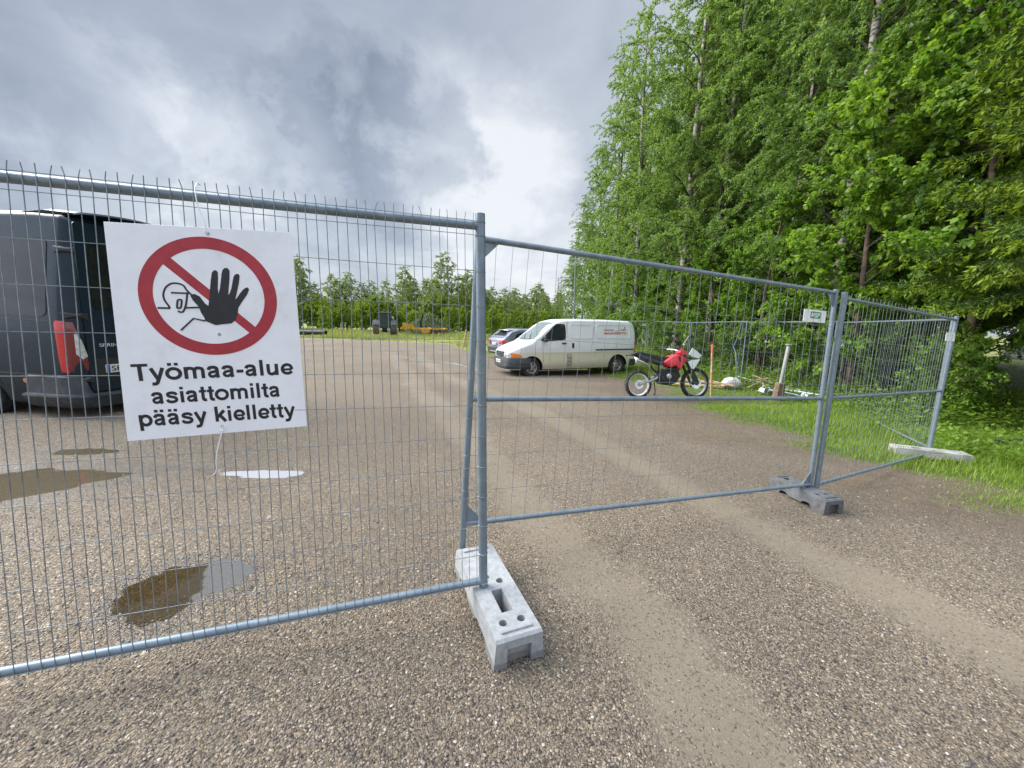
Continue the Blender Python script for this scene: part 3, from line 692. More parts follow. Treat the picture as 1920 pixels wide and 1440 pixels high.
def grotesque(name, s, mt, parent, fn, x0, x1, y0, cap):
    """bold sans lettering made of stroke outlines, fitted to x0..x1"""
    tot = sum(GLYPH[c][1] for c in s); kx = (x1 - x0) / (tot - .05); ky = cap / CH; pen = -.03; b = MB(); lift = 0
    for c in s:
        for kind, pts, w in GLYPH[c][0]:
            P = [Vector(p) for p in (spline(pts) if kind == 'c' else pts)]; closed = (P[0] - P[-1]).length < 1e-6; L, Rr = [], []
            for i, p in enumerate(P):
                d = (P[1] - P[-2]) if closed and i in (0, len(P) - 1) else P[min(i + 1, len(P) - 1)] - P[max(i - 1, 0)]
                d = d.normalized(); nn = Vector((-d.y, d.x)) * w / 2; L.append(p + nn); Rr.append(p - nn)
            lift = (lift + 1) % 7; n = len(P)
            def q(v, h):
                u = pen + v.x; f = u / tot; return fn(x0 + u * kx, y0[0] + (y0[1] - y0[0]) * f + v.y * ky, h + lift * .00006)
            vs = [q(v, 0) for v in L] + [q(v, 0) for v in Rr] + [q(v, .0006) for v in L] + [q(v, .0006) for v in Rr]
            fs = []
            for i in range(n - 1):
                fs += [(2 * n + i, 2 * n + i + 1, 3 * n + i + 1, 3 * n + i), (i, n + i, n + i + 1, i + 1), (i, i + 1, 2 * n + i + 1, 2 * n + i), (n + i, 3 * n + i, 3 * n + i + 1, n + i + 1)]
            if not closed: fs += [(0, 2 * n, 3 * n, n), (n - 1, 2 * n - 1, 4 * n - 1, 3 * n - 1)]
            b.add(vs, fs)
        pen += GLYPH[c][1]
    return b.build(name, mt, parent)

# ---------------------------------------------------------------- the warning sign
SO, SX = Vector((-1.4995, 1.4486, 1.019)), Vector((.944, .328, .033)).normalized()
SN = Vector((.328, -.945, .006)); SN = (SN - SX * SN.dot(SX)).normalized(); SZ = SN.cross(SX).normalized()
def warning_sign():
    root = empty('warning_sign', SO, 0, 'square white no entry sign with red ring, black raised hand and Finnish text', 'sign')
    def fn(x, y, h): return SX * x + SZ * y + SN * (h + .004)
    b = MB(); r = .006
    quad = [(0, 0), (.629, -.002), (.641, .818), (.04, .818)]
    def board(x, y, h): return SX * x + SZ * y + SN * (h + .0005)
    b.prism(quad, board, .003); b.build('board', M['sign_white'], root, bevel=.0008)
    # red ring and bar
    cx, cy, R, q = .335, .5545, .2285, .1838
    b = MB(); n = 96
    vs = [fn(cx + rr * math.cos(2 * math.pi * k / n), cy + rr * math.sin(2 * math.pi * k / n), h) for h in (-.0012, .0004) for rr in (q, R) for k in range(n)]
    fs = []
    for k in range(n):
        k2 = (k + 1) % n
        fs += [(2 * n + k, 3 * n + k, 3 * n + k2, 2 * n + k2), (n + k, n + k2, 3 * n + k2, 3 * n + k), (k, 2 * n + k, 2 * n + k2, k2)]
    b.add(vs, fs); b.build('prohibition_ring', M['sign_red'], root)
    b = MB(); b.prism([(.2165, .7065), (.481, .4295), (.4566, .4073), (.1906, .6817)], lambda x, y, h: fn(x, y, h - .0012), .0012); b.build('diagonal_bar', M['sign_red'], root)
    hand = [(.3049, .4746), (.2963, .4938), (.2911, .5178), (.2752, .541), (.2693, .5578), (.2701, .5647), (.2834, .5661), (.2983, .5569), (.3138, .5286), (.3236, .5204), (.3285, .5446), (.3342, .5762), (.3424, .6203), (.3489, .6485), (.3564, .6581), (.364, .6583), (.3686, .651), (.367, .6271), (.3617, .5892), (.3626, .5671), (.3694, .5894), (.3749, .6147), (.3811, .6463), (.3852, .659), (.3933, .668), (.4027, .6683), (.4087, .6584), (.4055, .6281), (.3986, .5899), (.394, .5624), (.4004, .5708), (.408, .59), (.4173, .6252), (.4215, .638), (.4296, .6464), (.4379, .646), (.4411, .6385), (.4352, .6097), (.4239, .5711), (.4161, .5452), (.4237, .5537), (.4337, .568), (.4466, .5843), (.4559, .5921), (.4647, .5942), (.4684, .5859), (.4588, .5651), (.4356, .5324), (.4234, .5129), (.4184, .4869), (.4086, .4641), (.3932, .4512), (.3649, .4482), (.3397, .4447), (.3164, .4565), (.3061, .4618)]
    b = MB(); b.prism(hand, lambda x, y, h: fn(x, y, h - .0006), .0016); b.build('hand_pictogram', M['sign_black'], root)
    b = MB(); h = 0
    def stroke(pts, w=.0031, lift=.0):
        L = []; Rr = []
        for i, p in enumerate(pts):
            a = Vector(pts[max(i - 1, 0)]); c = Vector(pts[min(i + 1, len(pts) - 1)])
            d = (c - a).normalized() if (c - a).length > 1e-6 else Vector((1, 0)); nn = Vector((-d.y, d.x)) * w
            L.append(Vector(p) + nn); Rr.append(Vector(p) - nn)
        for i in range(len(pts) - 1):
            b.prism([tuple(L[i]), tuple(Rr[i]), tuple(Rr[i + 1]), tuple(L[i + 1])], lambda x, y, hh: fn(x, y, hh - .0008 + lift), .0013 + lift)
    def curve(pts, k=4):
        P = [Vector(pts[0])] + [Vector(p) for p in pts] + [Vector(pts[-1])]; o = []
        for i in range(1, len(P) - 2):
            for j in range(k):
                t = j / k; a, b_, c, d = P[i - 1:i + 3]
                o.append(tuple(.5 * ((2 * b_) + (c - a) * t + (2 * a - 5 * b_ + 4 * c - d) * t * t + (3 * b_ - a - 3 * c + d) * t ** 3)))
        return o + [tuple(P[-2])]
    stroke([(.1596, .5126), (.1987, .5114)], .0034, .0001)
    stroke(curve([(.1987, .5114), (.1935, .5238), (.1865, .5373), (.1833, .5526), (.1848, .5679), (.1945, .5894), (.2126, .6038), (.2333, .6055), (.2505, .5978), (.2589, .5813), (.272, .5627)]))
    stroke([(.2084, .5701), (.2341, .5692), (.264, .5683)], .0031, .0002)
    stroke(curve([(.26, .5683), (.2537, .5377), (.2475, .5158), (.2386, .4989), (.2305, .4964), (.2216, .5002)]), .0031, .0003)
    stroke(curve([(.2252, .5388), (.2289, .5432), (.2362, .5438), (.2387, .5389), (.2341, .5177), (.2303, .5121), (.224, .5114), (.2214, .5158), (.2252, .5388)]), .0031, .0004)
    stroke([(.2455, .5127), (.2934, .5147)], .0031, .0005)
    stroke([(.2231, .4265), (.2687, .4717), (.3061, .4618)], .0028, .0006)
    b.build('head_pictogram', M['sign_black'], root)
    ft = lambda x, y, hh: fn(x, y, hh - .0004)
    grotesque('lettering', 'Työmaa-alue', M['sign_black'], root, ft, .049, .596, (.2345, .2325), .066)
    grotesque('lettering', 'asiattomilta', M['sign_black'], root, ft, .097, .540, (.1405, .139), .0635)
    grotesque('lettering', 'pääsy kielletty', M['sign_black'], root, ft, .044, .5875, (.0545, .046), .0635)
    for x, y in ((.352, .7946), (.3477, .4081), (.3162, .0292)):
        b = MB(); b.ring(fn(x, y, 0), SN, [(.0001, .0005), (.0035, .0005), (.006, .0002), (.0075, -.002)], 16); b.build('fixing_hole', M['alu'], root, True)
    # thin white ties, one up to the rail and one hanging free below
    b = MB(); p = lambda x, y, h: SX * x + SZ * y + SN * h
    b.tube([p(.352, .7946, .006), p(.351, .806, .009), p(.347, .84, .007), p(.334, .885, .009), p(.331, .925, .010), p(.332, .962, .008), p(.331, .985, -.02), p(.331, .985, -.048)], .0021, 6)
    b.tube([p(.352, .7946, .006), p(.356, .80, .01), p(.352, .807, .010), p(.347, .80, .008)], .0021, 6); b.build('tie', M['white_plastic'], root, True)
    b = MB(); b.tube([p(.3162, .0292, .006), p(.318, .02, .01), p(.312, .0, .011), p(.302, -.03, .012), p(.288, -.075, .010), p(.281, -.115, .011), p(.277, -.15, .006), p(.270, -.168, .004), p(.262, -.174, .002)], .0021, 6)
    b.tube([p(.3162, .0292, .006), p(.324, .03, .011), p(.326, .018, .009), p(.318, .014, .011), p(.306, .012, .006)], .0021, 6); b.build('tie', M['white_plastic'], root, True)
warning_sign()

def small_plates():
    c = [vec(at(px, py, Y)) for px, py, Y in ((1505, 602, 3.57), (1546, 606, 3.63), (1548, 584, 3.63), (1508, 579, 3.57))]
    root = empty('maker_plate', c[0], 0, 'small white plate with a green MSP mark wired to the open-mesh panel', 'plate')
    ex = (c[1] - c[0]); ez = (c[3] - c[0]); n = ex.cross(ez).normalized(); n = n if n.y < 0 else -n
    fn = lambda x, y, h: ex * x + ez * y + n * h
    b = MB(); b.prism([(0, 0), (1, 0), (1, 1), (0, 1)], fn, .003); b.build('board', M['white_plastic'], root)
    b = MB(); b.prism([(.33, .3), (.72, .3), (.75, .36), (.75, .78), (.72, .86), (.33, .86), (.3, .78), (.3, .36)], lambda x, y, h: fn(x, y, h + .0028), .0015); b.build('green_badge', M['green_print'], root)
    lettering('lettering', 'MSP', M['white_plastic'], root, lambda x, y, h: fn(x, y, h + .0042), .345, .71, .40, .36, .02)
    P = [vec(at(*q)) for q in ((1772, 639, 5.33), (1789, 640, 5.36), (1790, 624, 5.36), (1774, 623, 5.33))]
    b = MB(); n2 = Vector((.4, -.9, 0)).normalized() * .004; o = P[0]
    b.add([p - o for p in P] + [p + n2 - o for p in P], [(3, 2, 1, 0), (4, 5, 6, 7), (0, 1, 5, 4), (1, 2, 6, 5), (2, 3, 7, 6), (3, 0, 4, 7)])
    q = b.build('blank_plate', M['white_plastic']); q.location = o; tag(q, 'small blank white plate clipped to the end post of the side fence panel', 'plate')
    for px, py, Y, sz, lab in ((1208, 609, 18.3, .16, 'tiny white plate on the fence post beside the white van rear'),):
        b = MB(); b.box((0, 0, 0), (sz, .006, sz * .7)); q = b.build('blank_plate', M['white_plastic'], bevel=.002); q.location = at(px, py, Y); tag(q, lab, 'plate')
small_plates()

# ---------------------------------------------------------------- vehicles
class Body:
    """lofted vehicle shell: x forward, y left, z up"""
    def __init__(s, xr, xf, w, top, rs, crown, sill, wheels, arch, nose, tail, tumble):
        s.xr, s.xf, s.w, s.top, s.rs, s.crown, s.sill, s.wheels, s.arch, s.nose, s.tail, s.tumble = xr, xf, w, top, rs, crown, sill, wheels, arch, nose, tail, tumble
    def T(s, x): return float(np.interp(x, *s.top))
    def zs(s, x): return s.T(x) - s.rs - s.crown
    def W(s, x, z):
        w = s.w
        L, k = s.nose
        if x > s.xf - L: w *= 1 - k * ((x - s.xf + L) / L) ** 3
        L, k = s.tail
        if x < s.xr + L: w *= 1 - k * ((s.xr + L - x) / L) ** 3
        zb, kt, zlow = s.tumble
        if z > zb: w -= kt * (z - zb) ** 1.3
        if z < zlow: w -= .35 * (zlow - z) ** 1.5
        return w
    def zl(s, x):
        z = s.sill
        for c in s.wheels:
            q = s.arch ** 2 - (x - c) ** 2
            if q > 0: z = max(z, s.wz + math.sqrt(q))
        return z
    wz = .31
    def surf(s, x, y):
        zs = s.zs(x); y0 = s.W(x, zs) - s.rs; a = abs(y)
        if a < y0: return zs + s.rs + s.crown * (1 - (y / y0) ** 2)
        q = min(1, (a - y0) / s.rs); return zs + s.rs * math.sqrt(max(0, 1 - q * q))
    def shell(s):
        xs = set(np.linspace(s.xr, s.xf, 70))
        for c in s.wheels: xs |= {c + s.arch * math.cos(a) for a in np.linspace(0, math.pi, 19)} | {c - s.arch * 1.001, c + s.arch * 1.001}
        xs |= {s.xr + q for q in (.01, .03, .06)} | {s.xf - q for q in (.01, .03, .06)}; xs |= set(s.top[0])
        xs = sorted(x for x in xs if s.xr <= x <= s.xf); b = MB(); n = None; vs = []
        for x in xs:
            zl, zs = s.zl(x), s.zs(x); zl = min(zl, zs - .01); half = []
            for k in range(14):
                z = zl + (zs - zl) * k / 13; half.append((s.W(x, z), z))
            wt = s.W(x, zs)
            for k in range(1, 6):
                a = math.pi / 2 * k / 5; half.append((wt - s.rs * (1 - math.cos(a)), zs + s.rs * math.sin(a)))
            y0 = wt - s.rs
            for q in (.75, .5, .25): half.append((y0 * q, zs + s.rs + s.crown * (1 - q * q)))
            full = half + [(0, s.T(x))] + [(-y, z) for y, z in reversed(half)]
            n = len(full); vs += [(x, y, z) for y, z in full]
        fs = [(i * n + j, i * n + j + 1, (i + 1) * n + j + 1, (i + 1) * n + j) for i in range(len(xs) - 1) for j in range(n - 1)]
        fs += [tuple(range(n)), tuple((len(xs) - 1) * n + k for k in range(n - 1, -1, -1))]
        b.add(vs, fs); return b
    def side(s, sgn=1):
        return lambda x, z, o: (x, sgn * (s.W(x, z) + o), z)
    def deck(s):
        def fn(x, y, o):
            e = .02; dz = (s.surf(x + e, y) - s.surf(x - e, y)) / (2 * e); q = 1 / math.sqrt(1 + dz * dz)
            return (x - dz * q * o, y, s.surf(x, y) + q * o)
        return fn
    def path(s, z, front):
        X = s.xf if front else s.xr; d = -1 if front else 1; L = 1.3
        pts = [(X + d * L * (1 - k / 24), s.W(X + d * L * (1 - k / 24), z)) for k in range(25)]
        w = s.W(X, z); cap = [(X - d * .05 * (1 - (q * q)), w * q) for q in np.linspace(.96, -.96, 25)]
        return pts + cap + [(x, -y) for x, y in reversed(pts)]
    def wrap(s, front):
        """fn(sarc, z, offset): arc length from the middle of the end, + to the left"""
        def fn(a, z, o):
            P = [Vector(p) for p in s.path(z, front)]; mid = len(P) // 2
            i = mid; left = a > 0; r = abs(a)
            while 0 < i < len(P) - 1:
                j = i - 1 if left else i + 1; l = (P[j] - P[i]).length
                if r <= l: break
                r -= l; i = j
            j = i - 1 if left else i + 1; j = max(0, min(len(P) - 1, j))
            t = (P[j] - P[i]); t = t.normalized() if t.length else Vector((0, 1))
            p = P[i] + t * r
            nn = Vector((t.y, -t.x)) * (1 if left else -1)
            if not front: nn = -nn
            c = Vector((s.xf - 1.3 if front else s.xr + 1.3, 0))
            if nn.dot(p - c) < 0: nn = -nn
            p = p + nn * o; return (p.x, p.y, z)
        return fn
def rrect(x0, x1, z0, z1, r=.04, n=4, skew=(0, 0, 0, 0)):
    """rounded quadrilateral; skew shifts the four corners' x (bl, br, tr, tl)"""
    o = []
    for (cx, cz, a0), sk in zip(((x0 + r, z0 + r, 180), (x1 - r, z0 + r, 270), (x1 - r, z1 - r, 0), (x0 + r, z1 - r, 90)), skew):
        for k in range(n + 1):
            a = rad(a0 + 90 * k / n); o.append((cx + sk + r * math.cos(a), cz + r * math.sin(a)))
    p = []
    for i in range(len(o)):                     # extra points along the straight runs
        a, b = o[i], o[(i + 1) % len(o)]; p.append(a); l = math.hypot(b[0] - a[0], b[1] - a[1]); m = int(l / .12)
        for k in range(1, m): p.append((a[0] + (b[0] - a[0]) * k / m, a[1] + (b[1] - a[1]) * k / m))
    return p
def wheel(parent, c, r, w, side, rim=.62, spokes=6, hub=True, rim_mat='steel_rim'):
    """side: +1 faces +y"""
    o = empty('wheel', c); o.parent = parent; A = (0, side, 0); h = w / 2
    b = MB(); b.ring((0, 0, 0), A, [(r * rim, -h * .8), (r * .9, -h), (r * .985, -h * .75), (r, -h * .4), (r * .985, -h * .36), (r * .985, -.01), (r, 0), (r * .985, .01), (r * .985, h * .36), (r, h * .4), (r * .985, h * .75), (r * .9, h), (r * rim * 1.03, h * .85), (r * rim, h * .6)], 40)
    b.build('tyre', M['tyre'], o, True)
    b = MB(); R = r * rim
    b.ring((0, 0, 0), A, [(R * 1.02, h * .84), (R * .95, h * .78), (R * .88, h * .35), (R * .55, h * .42), (R * .40, h * .62), (R * .18, h * .66), (.001, h * .66)], 36)
    for k in range(spokes):
        a = 2 * math.pi * k / spokes; cx, cz = math.cos(a) * R * .68, math.sin(a) * R * .68
        b.ring((cx, side * h * .405, cz), A, [(.0001, .012), (R * .15, .012), (R * .15, -.01)], 10, m=1)
    b.build('rim', [M[rim_mat], M['dark']], o, True)
    return o
def number_plate(parent, fn, txt, w=.44, h=.11, blue=True, cx=0, z=0.0, sgn=1):
    b = MB(); b.patch(rrect(cx - w / 2, cx + w / 2, z, z + h, .012, 2), fn, .012, 2); p = b.build('number_plate', M['plate'], parent)
    if blue:
        x0 = cx - w / 2 if sgn > 0 else cx + w / 2 - .045
        b = MB(); b.patch(rrect(x0 + .002, x0 + .043, z + .003, z + h - .003, .008, 2), lambda a, c, o: fn(a, c, o), .0145, 2); q = b.build('blue_strip', M['plate_blue'], p)
    f2 = (lambda x, y, hh: fn(x, y, .0135 + hh)) if sgn > 0 else (lambda x, y, hh: fn(2 * cx - x, y, .0135 + hh))
    lettering('lettering', txt, M['sign_black'], p, f2, cx - w / 2 + .06, cx + w / 2 - .015, z + .02, h - .04, .012)
    return p

def white_van():
    P0, P1 = np.array((.36, 13.70)), np.array((3.57, 14.93)); c = (P0 + P1) / 2; d = P0 - P1; ang = math.atan2(d[1], d[0])
    root = empty('panel_van', (c[0], c[1], -.215), ang, 'old white panel van with grey bumper and a rust red company name', 'van')
    root.rotation_euler = (0, .012, ang); 
    wb = 1.72; topx = ([-2.50, -2.45, -2.38, -2.22, -1.4, 0, .55, .80, 1.02, 1.72, 2.1, 2.40, 2.52], [1.55, 1.78, 1.89, 1.955, 1.985, 1.99, 1.965, 1.90, 1.76, 1.215, 1.09, .97, .90])
    B = Body(-2.50, 2.52, .86, topx, .085, .035, .26, (wb, -wb), .40, (.75, .27), (.25, .06), (1.0, .16, .45)); B.wz = .325
    m = mat('two tone van paint', (.74, .745, .73), .35, 0, .03, 3, coat=.6)
    t = NT(m.node_tree); bs = next(n for n in t.n if n.type == 'BSDF_PRINCIPLED'); src = bs.inputs['Base Color'].links[0].from_socket
    tc = t.new('ShaderNodeTexCoord'); sp = t.new('ShaderNodeSeparateXYZ'); t.put(sp.inputs[0], tc.outputs['Object']); n = t.noise(tc.outputs['Object'], 3.5, 6, .65)
    zz = t.math('ADD', sp.outputs[2], t.math('MULTIPLY', t.math('SUBTRACT', n, .5), .10))
    col = t.mix(t.smooth(sp.outputs[2], .845, .84), src, (.66, .615, .46)); col = t.mix(t.smooth(zz, .60, .25, 0, .6), col, (.30, .25, .18))
    t.put(bs.inputs['Base Color'], col)
    B.shell().build('body', m, root, True)
    b = MB(); b.box((.1, 0, .55), (4.5, 1.45, .66)); b.box((.1, 0, .33), (4.4, 1.3, .2)); b.build('underbody', M['dark'], root)
    for x in (wb, -wb):
        for s_ in (1, -1): wheel(root, (x, s_ * .735, .325), .325, .20, s_, .60)
    side, deck, wf, wr = B.side(1), B.deck(), B.wrap(True), B.wrap(False)
    b = MB(); ws = []
    for q in np.linspace(-1, 1, 17): ws.append((1.70 - .10 * q * q, q * .69))
    for q in np.linspace(1, -1, 17): ws.append((.86 - .02 * q * q, q * .625))
    b.patch(ws, deck, .006, 6); b.build('windscreen', M['glass_clear'], root, True)
    b = MB(); b.box((.6, 0, 1.25), (1.2, 1.3, .5)); b.box((1.15, 0, 1.08), (.9, 1.35, .2)); b.build('cab_interior', M['dark'], root)
    for s_ in (1, -1):
        sd_ = B.side(s_)
        dw = [(1.37, 1.22), (1.40, 1.27)] + [(1.40 - .56 * k / 6, 1.27 + .50 * k / 6) for k in range(1, 7)] + [(.78, 1.80), (.6, 1.805), (.5, 1.80), (.45, 1.76), (.44, 1.5), (.44, 1.32), (.47, 1.27), (.62, 1.245), (.9, 1.225), (1.15, 1.215)]
        b = MB(); b.patch(dw, sd_, .005, 4); b.build('door_window', M['glass'], root, True)
        for seam in ([(.37, .34), (.382, .34), (.382, 1.84), (.37, 1.84)], [(1.30, .50), (1.312, .50), (1.345, 1.18), (1.333, 1.18)], [(-.72, .34), (-.708, .34), (-.708, 1.84), (-.72, 1.84)]):
            b = MB(); b.patch(seam, sd_, .0022, 2); b.build('door_seam', M['grey_plastic'], root)
        for x0, x1, sk in ((-.62, .26, (0, 0, 0, 0)), (-2.28, -.80, (0, 0, 0, .06))):
            b = MB(); po = rrect(x0, x1, 1.30, 1.80, .09, 5, sk); pi = [(x0 + (x1 - x0) / 2 + (a - (x0 + x1) / 2) * .965, 1.55 + (c_ - 1.55) * .91) for a, c_ in po]
            vs = []; n_ = len(po)
            for off, pl in ((-.002, po), (.012, po), (.012, pi), (-.002, pi)): vs += [sd_(a, c_, off) for a, c_ in pl]
            b.add(vs, [(r_ * n_ + i, r_ * n_ + (i + 1) % n_, (r_ + 1) * n_ + (i + 1) % n_, (r_ + 1) * n_ + i) for r_ in range(3) for i in range(n_)])
            b.build('side_recess_frame', m, root, True)
        b = MB(); b.patch(rrect(-2.42, -.76, .875, .925, .01, 2), sd_, .012, 2); b.build('sliding_rail', M['grey_plastic'], root)
        b = MB(); b.patch(rrect(-2.1, 1.28, .815, .835, .006, 1), sd_, .010, 2); b.build('side_crease', m, root)
        b = MB(); b.patch(rrect(.43, .60, 1.115, 1.165, .012, 2), sd_, .018, 2); b.build('door_handle', M['black_plastic'], root)
        b = MB(); b.patch(rrect(.13, .21, .98, 1.15, .02, 3), sd_, .018, 2); b.build('slide_door_handle', M['black_plastic'], root)
        b = MB(); yy = s_ * (B.W(1.2, 1.3) + .10); b.box((1.27, yy, 1.30), (.10, .17, .20)); b.box((1.24, yy - s_ * .09, 1.25), (.06, .12, .05)); b.build('mirror', M['black_plastic'], root, bevel=.02)
        b = MB(); b.patch([(s_ * a, z_) for a, z_ in ((.40, .69), (.74, .665), (.76, .70), (.76, .83), (.70, .85), (.42, .835))], wf, .02, 3); b.build('headlight', M['clear_lens'], root, True)
        b = MB(); b.patch([(s_ * a, z_) for a, z_ in ((.765, .665), (.98, .685), (1.14, .70), (1.10, .745), (1.0, .79), (.9, .815), (.765, .83))], wf, .02, 3); b.build('turn_lamp', M['amber'], root, True)
    b = MB(); b.patch(rrect(.20, .40, .30, .78, .02, 3), side, .006, 2); b.patch(rrect(.225, .375, .52, .75, .04, 3), side, .010, 2); b.build('fuel_flap', mat('bare patch', (.38, .36, .30), .6, 0, .3, 12, dirt=((.16, .13, .10), .9)), root)
    b = MB()
    for z in np.linspace(.70, .84, 6): b.patch(rrect(-.37, .37, z, z + .014, .004, 1), wf, .022, 2)
    b.patch(rrect(-.38, .38, .69, .86, .02, 2), wf, .008, 2); b.build('grille', M['grey_plastic'], root)
    b = MB(); b.ring(wf(0, .775, .022), (1, 0, .0), [(.035, 0), (.05, 0), (.05, .008), (.035, .008), (.035, 0)], 20); b.build('badge', M['chrome'], root)
    b = MB()
    ss = np.linspace(-1.42, 1.42, 61); prof = [(.665, .005), (.66, .035), (.60, .055), (.47, .055), (.455, .04), (.44, .045), (.36, .045), (.30, .02), (.27, -.02)]
    b.grid(lambda a, k: wf(a, *prof[int(k)]), ss, range(len(prof))); b.build('front_bumper', M['grey_plastic'], root, True)
    number_plate(root, lambda a, z_, o: wf(a, z_, .055 + o), 'XRE-419', .42, .105, False, 0.0, .475)
    b = MB(); b.tube([(.98 + .06, .3, 1.31 + .0), (1.6, .1, 1.30)], .008, 5)
    for y in (.05, .55):
        p = [deck(1.66 - .02, y - .1, .02), deck(1.5, y - .35, .016), deck(1.38, y - .55, .014)]
        b.tube(p, [.012, .008, .006], 5)
    b.v = b.v; b.build('wiper', M['black_plastic'], root)
    ft = lambda x, y, h: side(x, y, .003 + h)
    red = mat('rust red lettering', (.52, .10, .045), .5, 0, .1, 20); brn = mat('brown lettering', (.12, .06, .04), .5, 0, .1, 20)
    flip = lambda x, y, h: side(-x, y, .003 + h)
    lettering('lettering', 'MAANSIIRTO', red, root, flip, 1.12, 2.10, 1.445, .085, .03)
    lettering('lettering', 'TERVOLAN', brn, root, flip, 1.12, 1.53, 1.565, .06, .02)
    b = MB()
    def line(pts, w=.008):
        for (a, c_), (a2, c2) in zip(pts[:-1], pts[1:]):
            dx, dz = a2 - a, c2 - c_; l = math.hypot(dx, dz); nx, nz = -dz / l * w, dx / l * w
            b.patch([(a + nx, c_ + nz), (a - nx, c_ - nz), (a2 - nx, c2 - nz), (a2 + nx, c2 + nz)], lambda x, z, o: side(-x, z, .002 + o), .002, 1)
    line([(1.60, 1.57), (1.72, 1.57), (1.84, 1.63), (1.91, 1.585), (1.97, 1.60), (2.09, 1.60)]); line([(1.94, 1.60), (2.01, 1.66), (2.06, 1.62)]); line([(2.005, 1.68), (2.04, 1.71)], .016)
    b.build('company_emblem', brn, root)
    b = MB(); b.grid(lambda a, k: wr(a, *[(.30, 0), (.33, .05), (.52, .05), (.55, .0)][int(k)]), np.linspace(-1.1, 1.1, 31), range(4)); b.build('rear_bumper', M['grey_plastic'], root, True)
    for s_ in (1, -1):
        b = MB(); b.patch([(s_ * a, z) for a, z in ((.70, .70), (.86, .70), (.86, 1.2), (.70, 1.2))], wr, .01, 2); b.build('tail_lamp', M['red_lens'], root, True)
white_van()

